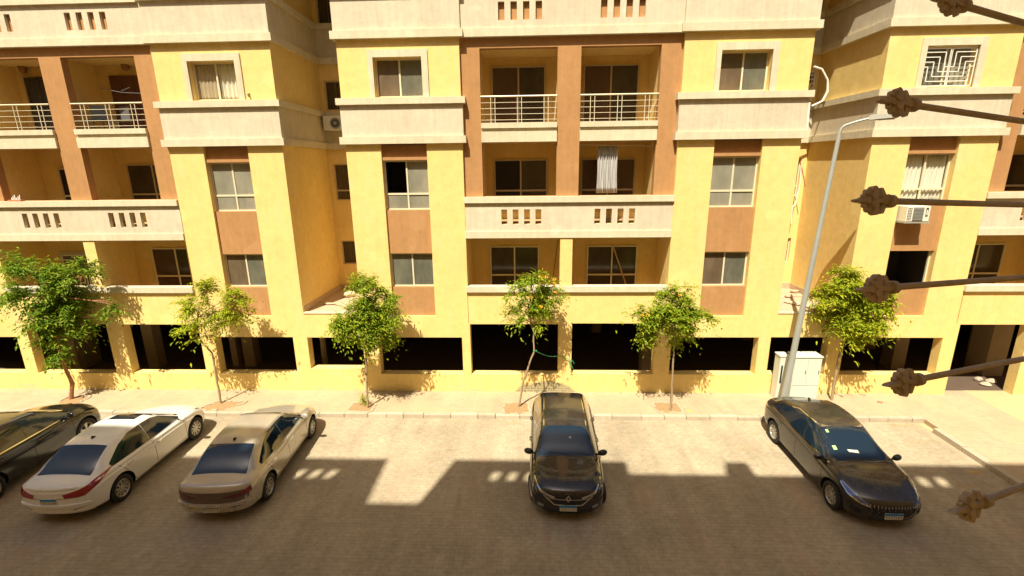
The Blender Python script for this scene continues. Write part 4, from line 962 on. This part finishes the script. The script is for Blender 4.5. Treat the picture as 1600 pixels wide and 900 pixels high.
def tree(label, Y, trunk, blobs, dens=1.0, leaf='leaf', ls=.10, bark='bark', r0=.05, flowers=0, seed=0, bw=58.0, fl_at=None, name='street_tree'):
    rr = random.Random(seed)
    P = [onY(px, py, Y+dy) for px, py, dy in trunk]; base = onZ(trunk[0][0], trunk[0][1], 0); base.y = Y; P[0] = onY(trunk[0][0], trunk[0][1], Y); P[0].z = -.05
    root = empty(name, (P[0].x, P[0].y, 0), 0, label, 'tree', 'young street trees on the pavement')
    tb = MB(); n = len(P); pts = []; rad = []
    for i in range(n-1):
        for j in range(5):
            t = j/5; q = P[i].lerp(P[i+1], t); pts.append(q+Vector((rr.uniform(-.012, .012), rr.uniform(-.012, .012), 0))); rad.append(r0*(1-.55*(i+t)/(n-1))*rr.uniform(.9, 1.12))
    pts.append(P[-1]); rad.append(r0*.42); tb.tube(pts, rad, bark, 9)
    ct = MB(); B = []
    for px, py, rp in blobs:
        dy = rr.uniform(-.25, .25); c = onY(px, py, Y+dy); r_ = rp/bw; B.append((c, r_))
    for c, r_ in B:       # limbs to each clump
        j = min(range(len(pts)*2//3, len(pts)), key=lambda k: (pts[k]-c).length) if len(pts) > 3 else -1
        a = pts[max(0, j-2)]; mid = a.lerp(c, .5)+Vector((rr.uniform(-.06, .06), rr.uniform(-.06, .06), rr.uniform(0, .1)))
        tb.tube([a, mid, c], [r0*.34, r0*.26, r0*.12], bark, 6)
        for q in range(int(5+r_*8)):
            e = c+Vector((rr.gauss(0, 1), rr.gauss(0, 1), rr.gauss(0, 1))).normalized()*r_*.8; tb.tube([mid.lerp(c, rr.uniform(.2, 1)), c.lerp(e, .5)+Vector((0, 0, .04)), e], [r0*.13, r0*.1, r0*.04], bark, 4)
    for c, r_ in B:
        nt_ = int(330*dens*(r_/.42)**2.2)
        # sub-clumps give the uneven outline
        subs = [c+Vector((rr.gauss(0, .42), rr.gauss(0, .42), rr.gauss(0, .42)))*r_ for _ in range(max(4, int(10*r_/.4)))]
        for _ in range(nt_):
            s = rr.choice(subs); o = Vector((rr.gauss(0, .17), rr.gauss(0, .17), rr.gauss(0, .15)))*r_*1.1; p = s+o
            d = (p-c).normalized()+Vector((rr.uniform(-.6, .6), rr.uniform(-.6, .6), rr.uniform(-.5, .5)))
            leaf_cluster(ct, p, d, rr.choice((5, 6, 7, 8)), ls*rr.uniform(.75, 1.2), leaf, rr)
    tb.build('trunk', root, smooth=True); ct.build('crown', root)
    if flowers:
        for i in range(flowers):
            fx, fy = (fl_at or [(b[0], b[1]) for b in blobs])[i % len(fl_at or blobs)]; p = onY(fx+rr.uniform(-3, 3), fy+rr.uniform(-3, 3), Y-.45+rr.uniform(-.05, .1)); fb = MB()
            for q in range(9):
                d = Vector((rr.gauss(0, 1), rr.gauss(0, 1), rr.gauss(0, 1))).normalized()*.05; e = d.orthogonal().normalized()*.024; fb.face([p+d*.2, p+d*.8+e, p+d*1.2, p+d*.8-e], 'flower')
            fb.build('flower_cluster', root)
    return root
tree('large dense dark green tree at the left edge behind the black crossover', 14.75, [(115, 640, 0), (113, 600, 0), (96, 560, 0), (88, 520, -.1), (80, 470, 0), (78, 440, 0)],
     [(35, 418, 22), (62, 425, 24), (92, 440, 26), (125, 430, 22), (38, 458, 26), (75, 465, 34), (112, 470, 30), (85, 500, 28), (120, 500, 24), (82, 530, 20), (98, 548, 15), (95, 566, 8), (130, 508, 12), (172, 474, 13)],
     .6, 'leafd', .12, 'barkr', .07, seed=11, bw=64.0)
tree('thin airy young tree with a forked trunk behind the silver car', 14.5, [(346, 631, 0), (338, 590, 0), (332, 552, 0), (318, 538, 0), (305, 520, .1), (312, 480, 0)],
     [(322, 455, 20), (303, 478, 18), (355, 468, 18), (374, 466, 14), (330, 492, 20), (298, 515, 15), (360, 500, 17), (378, 488, 12), (285, 474, 9), (308, 530, 7)], .62, 'leafy', .10, 'bark', .038, seed=12)
tree('bushy teardrop shaped tree with a weedy pit at its foot', 14.27, [(575, 640, 0), (573, 590, 0), (571, 545, 0), (574, 500, 0), (570, 460, 0)],
     [(562, 442, 13), (573, 462, 20), (560, 485, 27), (590, 480, 26), (575, 510, 27), (552, 508, 22), (600, 500, 20), (608, 462, 10), (540, 522, 14), (533, 500, 10), (628, 490, 8), (580, 532, 14), (606, 520, 12)], .95, 'leaf', .10, 'bark', .04, seed=13)
tree('crooked pale trunked tree tied with a green rope, orange flowers in its crown', 14.42, [(810, 640, 0), (818, 595, 0), (834, 550, 0), (834, 520, .05), (828, 500, 0), (835, 460, 0)],
     [(838, 436, 17), (815, 448, 15), (862, 450, 15), (838, 462, 20), (800, 455, 8), (805, 490, 16), (825, 488, 15), (845, 485, 14), (855, 470, 13), (793, 500, 7), (835, 505, 8)], .72, 'leaf', .10, 'bark', .036, 8, 14,
     fl_at=[(868, 436), (864, 446), (843, 430), (868, 456), (847, 478), (856, 434), (828, 462), (873, 449)])
tree('wide low crowned young tree with yellow flowers beside the black car', 14.25, [(1048, 644, 0), (1050, 600, 0), (1052, 560, 0), (1055, 530, 0), (1053, 490, 0)],
     [(1050, 462, 15), (1062, 455, 12), (1075, 450, 6), (1040, 475, 18), (1070, 478, 18), (1015, 492, 20), (1000, 495, 12), (1050, 505, 26), (1085, 500, 20), (1102, 494, 10), (1025, 512, 16), (1065, 525, 14), (1010, 518, 10), (985, 493, 5)], .85, 'leaf', .10, 'bark', .034, 8, 15,
     fl_at=[(1065, 462), (1054, 494), (1043, 514), (1073, 504), (1030, 500), (1014, 490), (1056, 519), (1006, 492)])
tree('round bright green tree between the grey cabinet and the right bays', 15.05, [(1300, 622, 0), (1306, 580, 0), (1315, 540, 0), (1325, 500, 0), (1330, 460, 0)],
     [(1325, 430, 15), (1342, 436, 14), (1330, 455, 22), (1295, 462, 18), (1285, 452, 9), (1315, 480, 26), (1350, 478, 24), (1300, 500, 18), (1335, 508, 24), (1365, 500, 18), (1345, 526, 9), (1380, 480, 12), (1392, 462, 8), (1355, 455, 14)], 1.0, 'leafy', .11, 'bark', .045, seed=16)
# weed at the foot of the bushy tree
p = onZ(568, 632, 0); wd = empty('weed', p, 0, 'small bright green weed growing in the rubble filled tree pit', 'plant'); mb = MB(); rr = random.Random(3)
for _ in range(34): q = p+Vector((rr.gauss(0, .07), rr.gauss(0, .07), rr.uniform(.02, .42))); leaf_cluster(mb, q, Vector((rr.uniform(-1, 1), rr.uniform(-1, 1), .6)), 6, .06, 'leafy', rr)
mb.build('leaves', wd); sb = MB()
for _ in range(5): sb.tube([p, p+Vector((rr.uniform(-.1, .1), rr.uniform(-.1, .1), .4))], .006, 'bark', 5)
sb.build('stem', wd)
# tree pits (dug soil squares, low brick rims)
def pit(c, sx, sy, rim=True, seed=0, skew=0):
    rr = random.Random(seed); mb = MB(); n = 22; k = []
    for i in range(n):
        t = 2*math.pi*i/n; x_, y_ = math.cos(t), math.sin(t); q = max(abs(x_), abs(y_)); k.append(Vector((c.x+x_/q*sx*rr.uniform(.9, 1.08)+skew*y_, c.y+y_/q*sy*rr.uniform(.9, 1.08), .004)))
    mb.face(k, 'soil')
    if rim:
        for i in range(n):
            if rr.random() < .8:
                a, b = k[i], k[(i+1) % n]; m_ = (a+b)/2; T = Matrix.Translation((m_.x, m_.y, 0)) @ Matrix.Rotation(math.atan2(b.y-a.y, b.x-a.x)+rr.uniform(-.2, .2), 4, 'Z'); l = (b-a).length*.46
                mb.box(-l, l, -.035, .035, -.02, rr.uniform(.01, .035), 'kerb', T)
    setp(mb.build('tree_pit'), kind='structure')
pit(onZ(347, 634, 0), .55, .33, seed=1, skew=.25); pit(onZ(565, 637, 0), .42, .30, seed=2); pit(onZ(807, 638, 0), .42, .35, seed=3); pit(onZ(1043, 637, 0), .42, .34, seed=4); pit(onZ(115, 625, 0), .4, .3, seed=5)

# ------------------------------------------------------------------ street lamp, cabinet, rope
p0 = onZ(1221, 640, 0); YP = p0.y
pl = empty('street_lamp', p0, 0, 'tall leaning grey street lamp pole with a flat lamp head', 'street lamp')
pt = onY(1311, 212, YP); d = pt-p0
mb = MB(); mb.tube([p0+d*t for t in (0, .25, .5, .75, 1)], [.10, .09, .078, .066, .055], 'galv', 14); mb.box(p0.x-.16, p0.x+.16, p0.y-.16, p0.y+.16, 0, .03, 'galv'); mb.build('pole', pl, smooth=True)
a1 = onY(1320, 196, YP-.05); a2 = onY(1338, 190, YP-.15); a3 = onY(1362, 184, YP-.3)
mb = MB(); mb.tube([pt, pt+(a1-pt)*.5+Vector((-.02, 0, .06)), a1, a2, a3], [.045, .038, .032, .03, .03], 'galv', 10); mb.build('arm', pl, smooth=True)
a4 = onY(1402, 181, YP-.75); hd = (a4-a3).normalized(); up = Vector((0, 0, 1)); sd_ = hd.cross(up).normalized(); up = sd_.cross(hd)
T = Matrix(((hd.x, sd_.x, up.x, a3.x), (hd.y, sd_.y, up.y, a3.y), (hd.z, sd_.z, up.z, a3.z), (0, 0, 0, 1)))
hb = MB(); Lh = (a4-a3).length
hb.lathe([(0, -.07), (.05, -.06), (.07, 0), (.05, .05), (0, .06)], T, 'lampgrey', 12); h_ = hb
hb.prism([(0, -.06), (Lh*.9, -.05), (Lh, -.01), (Lh*.9, .03), (.1, .08), (0, .05)], -.17, .17, 'lampgrey', T)
o = hb.build('lamp_head', pl); lb = MB(); lb.box(.12, Lh*.85, -.15, .15, -.075, -.052, 'grey_pl', T); lb.build('lens', o)
# cabinet
pc = onZ(1248, 611, 0); cbx = empty('electrical_cabinet', (9.2, 14.85, 0), 0, 'pale grey two door electrical cabinet behind the leaning lamp pole', 'cabinet')
x0, x1, y0, y1 = 8.80, 9.70, 15.0, 15.44
mb = MB(); mb.box(x0, x1, y0, y1, .05, 1.55, 'cabinet'); mb.box(x0-.02, x1+.02, y0-.03, y1+.02, 1.553, 1.60, 'cabinet'); mb.build('casing', cbx, bevel=.006)
for a, b in ((x0+.02, (x0+x1)/2-.006), ((x0+x1)/2+.006, x1-.02)):
    m = MB(); m.box(a, b, y0-.018, y0-.001, .56, 1.5, 'cabinet'); o = m.build('door', cbx, bevel=.004); h = MB(); h.box(b-.06, b-.04, y0-.035, y0-.019, .98, 1.1, 'grey_pl'); h.build('handle', o)
m = MB(); m.box(x0+.02, x1-.02, y0-.018, y0-.001, .08, .535, 'cabinet'); m.build('lower_panel', cbx, bevel=.004)
cb2 = empty('electrical_cabinet', (8.5, 15.1, 0), 0, 'narrow grey cabinet with an open front slot left of the leaning lamp pole', 'cabinet')
m = MB(); m.box(8.36, 8.64, 15.05, 15.40, 0, 1.56, 'cabinet'); m.box(8.34, 8.66, 15.03, 15.42, 1.562, 1.60, 'cabinet'); m.build('casing', cb2, bevel=.005); m = MB(); m.box(8.42, 8.47, 15.035, 15.049, .62, 1.25, 'black'); m.build('slot', cb2)
# green rope from the crooked tree to the pier
rp = MB(); ra = onY(836, 548, 14.42); rb_ = onY(875, 556, 15.45); rc = onY(890, 562, 15.45)
rp.tube([ra+(rb_-ra)*t+Vector((0, 0, -.10*math.sin(math.pi*t))) for t in (0, .25, .5, .75, 1)]+[rc], .012, 'rope', 6)
rp.tube([rc, rc+Vector((.05, -.02, -.15)), rc+Vector((.12, -.03, -.32))], .010, 'rope', 6); rp.tube([rc, rc+Vector((.10, -.03, -.02)), rc+Vector((.16, -.03, -.14))], .010, 'rope', 6); rp.tube([rc, rc+Vector((.02, -.03, -.2)), rc+Vector((-.02, -.04, -.12)), rc+Vector((.05, -.04, .02))], .010, 'rope', 6)
rp.tube([ra+Vector((.05*math.cos(t), .05*math.sin(t), .02*math.sin(3*t))) for t in [i*math.pi/6 for i in range(13)]], .011, 'rope', 6)
setp(rp.build('rope'), 'green rope tied from the crooked tree to the yellow pier', 'rope')

# ------------------------------------------------------------------ things on the facade
def ac_split(cx_, y, z, label):
    r_ = empty('air_conditioner', (cx_, y, z), 0, label, 'air conditioner', 'air conditioning units on the walls'); m = MB(); m.box(cx_-.38, cx_+.38, y-.15, y+.13, z, z+.52, 'acw'); m.build('casing', r_, bevel=.015)
    T = Matrix.Translation((cx_+.08, y-.152, z+.26)) @ Matrix.Rotation(R(90), 4, 'X'); g_ = MB(); g_.lathe([(.21, 0), (.2, .012), (.13, .012), (.12, .0)], T, 'acg', 24)
    for rr_ in (.155, .10, .055): g_.lathe([(rr_, .014), (rr_-.012, .02), (rr_-.024, .014)], T, 'acw' if rr_ < .06 else 'black', 24)
    g_.lathe([(0, .006), (.2, .006)], T, 'grey_pl', 24); g_.build('fan_grille', r_); b = MB()
    for dx in (-.28, .28): b.box(cx_+dx-.02, cx_+dx+.02, y-.15, y+.24, z-.05, z-.002, 'acg')
    b.build('bracket', r_)
    return r_
pa = onY(521, 192, YREC-.32); ac_split(pa.x+.03, YREC-.28, pa.z-.28, 'small outdoor air conditioner with a round fan in the recess under a dark window')
# window air conditioner
wx, wz = 11.98, 6.02; YA = YB-.32
wr_ = empty('air_conditioner', (wx, YB, wz), 0, 'boxy window air conditioner hung under the white curtained window', 'air conditioner', 'air conditioning units on the walls')
m = MB(); m.box(wx-.33, wx+.37, YA, YB+.088, wz, wz+.47, 'acw'); m.build('casing', wr_, bevel=.012)
m = MB(); m.box(wx-.14, wx+.17, YA-.012, YA-.001, wz+.03, wz+.44, 'acg')
for k in range(9): m.box(wx-.14, wx+.17, YA-.02, YA-.0125, wz+.045+.043*k, wz+.06+.043*k, 'grey_pl')
m.build('grille', wr_)
m = MB()
for k in range(8):
    for j in range(3): m.box(wx-.30+.045*j, wx-.27+.045*j, YA-.004, YA-.001, wz+.04+.05*k, wz+.07+.05*k, 'black')
m.box(wx+.24, wx+.31, YA-.004, YA-.001, wz+.15, wz+.42, 'black'); m.box(wx+.255, wx+.295, YA-.006, YA-.0045, wz+.2, wz+.36, 'acw'); m.build('vent_slots', wr_)
m = MB(); m.box(wx-.36, wx-.33, YA-.02, YB+.089, wz-.05, wz-.002, 'acg'); m.box(wx+.37, wx+.40, YA-.02, YB+.089, wz-.05, wz-.002, 'acg'); m.box(wx-.33, wx+.37, YA-.02, YA+.02, wz-.05, wz-.02, 'acg'); m.build('bracket', wr_)
# hanging curtain in the middle block
ca = onY(936, 228, YB+.2); cb_ = onY(965, 228, YB+.2)
cur = curtain(None, ca.x-.03, cb_.x+.06, 6.95, 8.42, YB+.34, simple('striped_curtain_cloth', (.52, .50, .48), .9, noise=.15), .045, 9, 'hanging_curtain', .10)
setp(cur, 'grey white curtain hanging in the second floor balcony of the middle block', 'curtain'); 
m = MB(); m.tube([onY(905, 226, YB+.32), ca+Vector((0, .12, .03)), cb_+Vector((0, .12, .02)), onY(1018, 228, YB+.32)], .008, 'white_metal', 6); setp(m.build('clothes_line'), 'thin white line the hanging curtain is strung on', 'line')
# timber leaning in balconies
def plank(a, b, r_, label, mt='wood', w2=.05):
    d = (b-a); L_ = d.length; q = d.to_track_quat('Z', 'Y').to_matrix().to_4x4(); T = Matrix.Translation(a) @ q; m = MB(); m.box(-w2, w2, -r_, r_, 0, L_, mt, T); return setp(m.build('plank'), label, 'plank', 'planks left on the balconies')
plank(onY(1007, 190, 16.0), onY(1030, 150, 16.0), .02, 'wide pale plank leaning behind the right railing of the middle block')
plank(onY(866, 190, 16.1), onY(872, 118, 16.1), .02, 'tall thin plank leaning beside the middle pillar, third floor left balcony')
plank(onY(1029, 160, 16.3), onY(1033, 90, 16.3), .015, 'narrow board standing in the right corner of the third floor right balcony')
plank(onY(910, 192, 16.2), onY(905, 160, 16.2), .015, 'short board at the left end of the right railing, middle block')
plank(onY(958, 385, 16.9), onY(978, 445, 16.9), .02, 'slanted timber behind the first floor balcony window, right of the middle pier')
plank(onY(872, 375, 16.4), onY(862, 448, 16.4), .012, 'dark thin pole leaning by the middle pier, first floor left balcony', 'lantern', .02)
# rubble on the recess terraces and things on ledges
def stone(c, s, mt, label, cat='rubble', group=None, name='stone', seed=0):
    rr = random.Random(seed); bm = bmesh.new(); bmesh.ops.create_icosphere(bm, subdivisions=2, radius=1)
    ph = [rr.uniform(0, 6) for _ in range(6)]
    for v in bm.verts:
        p = v.co.copy(); k = 1+.22*math.sin(3*p.x+ph[0])*math.cos(2.5*p.y+ph[1])+.12*math.sin(5*p.z+ph[2]); v.co = Vector((p.x*s[0], p.y*s[1], p.z*s[2]))*k
    me = bpy.data.meshes.new(name); bm.to_mesh(me); bm.free(); me.materials.append(M[mt]); o = bpy.data.objects.new(name, me); C.objects.link(o); o.location = c; return setp(o, label, cat, group)
M['sack'] = simple('plaster_sack', (.62, .50, .34), .9, noise=.15)
M['redrock'] = simple('red_brick', (.50, .17, .09), .9, noise=.2); M['yellowbit'] = simple('yellow_wrapper', (.8, .6, .05), .5); M['leaflit'] = simple('dry_leaf', (.45, .30, .10), .8)
stone((-7.1, 17.7, 3.06), (.22, .2, .14), 'sack', 'pale sack slumped on the left recess terrace', 'sack', name='sack', seed=2)
stone((-7.45, 16.6, 2.98), (.22, .07, .04), 'rubble', 'flat slab of rubble near the edge of the left recess terrace', seed=3)
stone((-6.7, 18.2, 2.99), (.16, .1, .06), 'rubble', 'small rubble lump at the back of the left recess terrace', seed=8)
for i, (px, py, l) in enumerate(((1232, 462, 'rubble chunk at the back of the right recess terrace'), (1241, 455, 'rounded rubble chunk beside the lamp pole on the right terrace'))):
    stone(onZ(px, py, 3.0), (.16, .12, .06), 'rubble', l, seed=10+i)
plank(onZ(1226, 470, 3.0), onZ(1284, 484, 2.98)+Vector((0, 0, .03)), .03, 'pale board lying along the right recess terrace', 'trim', .07)
stone(onZ(1375, 629, 0), (.09, .06, .05), 'redrock', 'small red brick fragment on the pavement right of the tree', 'brick', name='brick_fragment', seed=5)
stone(onZ(1077, 642, 0)+Vector((0, 0, .01)), (.09, .035, .012), 'yellowbit', 'yellow wrapper lying beside the tree pit', 'litter', name='wrapper', seed=6)
for i, (px, py) in enumerate(((1528, 595), (1548, 598), (1540, 603))): stone(onZ(px, py, 0)+Vector((0, 0, .06)), (.15, .12, .10), 'kerb', ('grey rock by the right garage pillar', 'pale rock against the right garage pillar', 'low flat rock in front of the right garage pillar')[i], 'rock', 'rocks at the right garage pillar', 'rock', 30+i)
stone(onZ(1524, 738, ZR), (.16, .06, .03), 'leaflit', 'dry brown leaf heap on the road by the right kerb', 'leaves', name='dry_leaves', seed=9)
rr = random.Random(9); lb = MB()
for _ in range(420):
    c = rr.choice(((1405, 662), (1420, 664), (560, 648), (790, 660), (1500, 760), (1440, 690), (1350, 650), (1180, 700), (700, 655))); q = onZ(c[0]+rr.gauss(0, 22), c[1]+rr.gauss(0, 3), ZR)
    if q.y > KY-.06 or q.x > 12.1: continue
    q.z = ZR+.004; s = rr.uniform(.012, .035); a = rr.uniform(0, 6); lb.face([q+Vector((s*math.cos(a+t), s*.6*math.sin(a+t), .004*(t > 3))) for t in (0, 1.6, 3.1, 4.7)], 'leaflit')
for _ in range(260):
    q = Vector((rr.uniform(-14, 16), rr.uniform(13.95, 15.5), .004)); s = rr.uniform(.008, .022); a = rr.uniform(0, 6); lb.face([q+Vector((s*math.cos(a+t), s*.6*math.sin(a+t), .003*(t > 3))) for t in (0, 1.6, 3.1, 4.7)], rr.choice(('rubble', 'leaflit', 'soil')))
setp(lb.build('ground_litter'), 'scattered dry leaves and crumbs along the kerb and pavement', 'litter', kind='stuff')
# left block clutter: chairs, lanterns, curtain, washing line
def lantern(px, py, label):
    c = onY(px, py, 16.95); r_ = empty('wall_lantern', c, 0, label, 'lantern', 'lanterns in the left balconies'); T = Matrix.Translation(c)
    m = MB(); m.lathe([(0, .22), (.03, .20), (.13, .08), (.14, .05)], T, 'lantern', 12); m.tube([c+Vector((0, .05, .34)), c+Vector((0, 0, .22))], .012, 'lantern', 6); m.build('cap', r_, smooth=True)
    m = MB(); m.lathe([(.12, .05), (.10, -.10), (.04, -.16), (0, -.17)], T, simple('amber_glass', (.25, .12, .03), .2), 12); m.build('lamp_glass', r_, smooth=True)
lantern(195, 103, 'hanging lantern above the brown door of the left block'); lantern(35, 107, 'hanging lantern in the far left balcony')
cur = curtain(None, onY(38, 100, 16.9).x, onY(77, 100, 16.9).x, 9.1, 10.98, 16.88, 'curtain_d', .05, 5, 'door_curtain'); setp(cur, 'dark grey curtain hanging over the far left balcony door', 'curtain')
def chair(c, label, rz=0, mt='black'):
    r_ = empty('balcony_chair', c, 0, label, 'chair', 'chairs on the left balcony'); T = Matrix.Translation(c) @ Matrix.Rotation(rz, 4, 'Z'); m = MB(); m.box(-.22, .22, -.22, .22, .40, .44, mt, T); m.build('seat', r_)
    m = MB(); m.box(-.22, .22, .19, .23, .46, .9, mt, T); m.build('backrest', r_)
    for sx in (-1, 1):
        for sy in (-1, 1): m = MB(); m.tube([T @ Vector((sx*.2, sy*.2, 0)), T @ Vector((sx*.19, sy*.19, .40))], .015, mt, 6); m.build('leg', r_)
chair(Vector((-14.25, 16.0, 9.04)), 'black chair behind the railing of the left block, near the pillar', .4); chair(Vector((-13.75, 16.3, 9.04)), 'grey chair standing before the brown door of the left block', -.3, 'grey_pl')
m = MB(); a = onY(158, 138, 16.2); b = onY(222, 146, 16.0); m.tube([a, (a+b)/2+Vector((0, 0, -.05)), b], .01, 'grey_pl', 6); m.tube([(a+b)/2, (a+b)/2+Vector((.3, 0, .1))], .01, 'grey_pl', 6); setp(m.build('clothes_line'), 'thin dark clothes line across the left block balcony', 'line')
m = MB(); c = onY(25, 314, YB+.06)
for k in range(6): m.tube([c+Vector((-.1+.05*k, 0, 0)), c+Vector((-.16+.06*k, .03, .10+.05*(k % 3)))], .014, 'white_metal', 5)
m.box(c.x-.2, c.x+.25, YB-.02, YB+.12, 6.882, 6.93, 'redrock'); setp(m.build('washing_pile'), 'small pile of white and red things on the left parapet', 'clutter')
m = MB(); c = onY(143, 448, YB); m.box(c.x-.1, c.x+.18, YB-.04, YB+.1, 3.905, 3.97, 'curtain_w'); setp(m.build('cloth'), 'white folded cloth on the ledge at the left pier', 'cloth')
# tap and security camera like fittings
m = MB(); c = onY(390, 150, YB); m.tube([c+Vector((0, 0, .06)), c+Vector((0, -.08, .03)), c+Vector((.05, -.12, -.03))], .025, 'lantern', 8); setp(m.build('wall_bracket'), 'small brass bracket on the wall right of the curtained window', 'bracket')
# pipes and cables in the right recess
m = MB(); pts = [(1272, 104), (1284, 108), (1293, 125), (1293, 143), (1285, 158), (1268, 166)]
m.tube([onY(x, y, YREC-1.0) for x, y in pts], .035, 'white_metal', 8); setp(m.build('curved_pipe', smooth=True), 'bent white pipe bowing out of the right recess', 'pipe')
m = MB(); m.tube([onY(x, y, YREC-.6) for x, y in ((1252, 252), (1250, 285), (1245, 312), (1238, 325), (1236, 350))], .02, 'white_metal', 6); m.tube([onY(x, y, YREC-.6) for x, y in ((1250, 250), (1256, 278), (1258, 292))], .02, 'redrock', 6); m.tube([onY(x, y, YREC-.6) for x, y in ((1246, 300), (1243, 322), (1236, 330), (1240, 305))], .022, 'white_metal', 6)
setp(m.build('cable_bundle', smooth=True), 'loose white cables looped in the right recess below the bent pipe', 'cables')
m = MB(); m.tube([onY(1264, 160, YREC-1.2), onY(1260, 205, YREC-1.2)], .05, 'curtain_w', 8); setp(m.build('drain_pipe', smooth=True), 'short white drain pipe in the right recess over the belt course', 'pipe')
m = MB(); m.tube([onY(493, 128, YREC-.12), onY(489, 150, YREC-.12), onY(490, 172, YREC-.12), onY(497, 182, YREC-.14)], .018, 'lantern', 6); setp(m.build('cable', smooth=True), 'dark cable looping to the air conditioner in the left recess', 'cable')

# ------------------------------------------------------------------ spiked iron side guard (near, right)
gd = empty('iron_guard', (3.4, 1.5, HC), 0, 'brown wrought iron guard of spikes with leafy tips reaching in from the right', 'guard')
DV = ray(2690, 350).normalized()
ends = []
def spike(px, py, w_px, sc, z_d):
    tip = Vector((0, 0, HC))+ray(px, py)*(z_d/F); r_ = .011*sc
    up = AD*-1; up = (up-DV*up.dot(DV)).normalized(); bk = DV.cross(up)
    T = Matrix(((DV.x, up.x, bk.x, tip.x), (DV.y, up.y, bk.y, tip.y), (DV.z, up.z, bk.z, tip.z), (0, 0, 0, 1)))
    m = MB(); m.tube([T @ Vector((.15, 0, 0)), T @ Vector((1.5, 0, 0))], .0095, 'iron', 10); s = m.build('spike', gd, smooth=True)
    f = MB(); S = .138  # finial length
    def leaf(poly, th, oz=0):
        poly = [(x, z*.74) for x, z in poly]
        f.prism([(x*S, z*S) for x, z in poly], oz-th, oz+th, 'iron', T @ Matrix(((1, 0, 0, 0), (0, 0, 1, 0), (0, 1, 0, 0), (0, 0, 0, 1))))
    sp_ = [(-.08, 0), (-.02, .04), (.08, .055), (.22, .05), (.30, .10), (.40, .13), (.50, .13), (.57, .07), (.68, .05), (.76, .07), (.84, .10), (.92, .08), (1.0, .07)]
    leaf(sp_+[(x, -z) for x, z in reversed(sp_[1:])], .009)
    for sg in (-1, 1):
        for q, (cx_, cz, ra_, rb_2) in enumerate(((.27, .13, .06, .06), (.36, .22, .08, .10), (.50, .27, .085, .13), (.45, .12, .10, .10))):
            pl_ = [(cx_+ra_*math.cos(t*math.pi/8), sg*(cz+rb_2*math.sin(t*math.pi/8))) for t in range(16)]
            leaf(pl_ if sg > 0 else pl_[::-1], .006+.0012*q, .002*(q-1))
        pl_ = [(.76, .04*sg), (.745, .14*sg), (.70, .27*sg), (.715, .36*sg), (.78, .35*sg), (.83, .25*sg), (.87, .16*sg), (.95, .19*sg), (1.0, .15*sg), (.97, .04*sg)]
        leaf(pl_, .0055, .001*sg)
    for sg in (-1, 1):
        for (cx_, cz, rr_) in ((.36, .16, .05), (.50, .20, .06), (.43, .07, .045)):
            pts = [T @ Vector(((cx_+rr_*math.cos(t)*(1-t/12))*S, sg*(cz+rr_*math.sin(t)*(1-t/12))*S, -.007)) for t in [i*.5 for i in range(11)]]
            f.tube(pts, .0045, 'iron', 6)
        f.tube([T @ Vector((.95*S, sg*.03*S, -.006)), T @ Vector((.6*S, sg*.06*S, -.012)), T @ Vector((.28*S, sg*.04*S, -.008))], .006, 'iron', 6)
    f.lathe([(.0, -.012), (.019, -.01), (.019, .01), (0, .012)], T @ Matrix.Translation((1.02*S, 0, 0)) @ Matrix.Rotation(R(90), 4, 'Y'), 'iron', 12)
    f.tube([T @ Vector((0, 0, 0)), T @ Vector((.1*S, 0, 0)), T @ Vector((.3*S, 0, 0))], [.003, .009, .009], 'iron', 8)
    f.build('finial', s, smooth=True); ends.append(T @ Vector((1.5, 0, 0)))
for px, py, zd in ((1460, -4, 1.35), (1377, 157, 1.32), (1338, 313, 1.3), (1343, 453, 1.3), (1386, 602, 1.35), (1490, 800, 1.25)): spike(px, py, 0, 1, zd)
m = MB(); m.tube([ends[0]*2-ends[1]]+ends+[ends[-1]*2-ends[-2]], .022, 'iron', 10); m.build('side_bar', gd, smooth=True)
for c in (ends[0], ends[-1]): m = MB(); m.tube([c, Vector((c.x+.2, -.99, c.z))], .016, 'iron', 8); m.build('stay', gd)
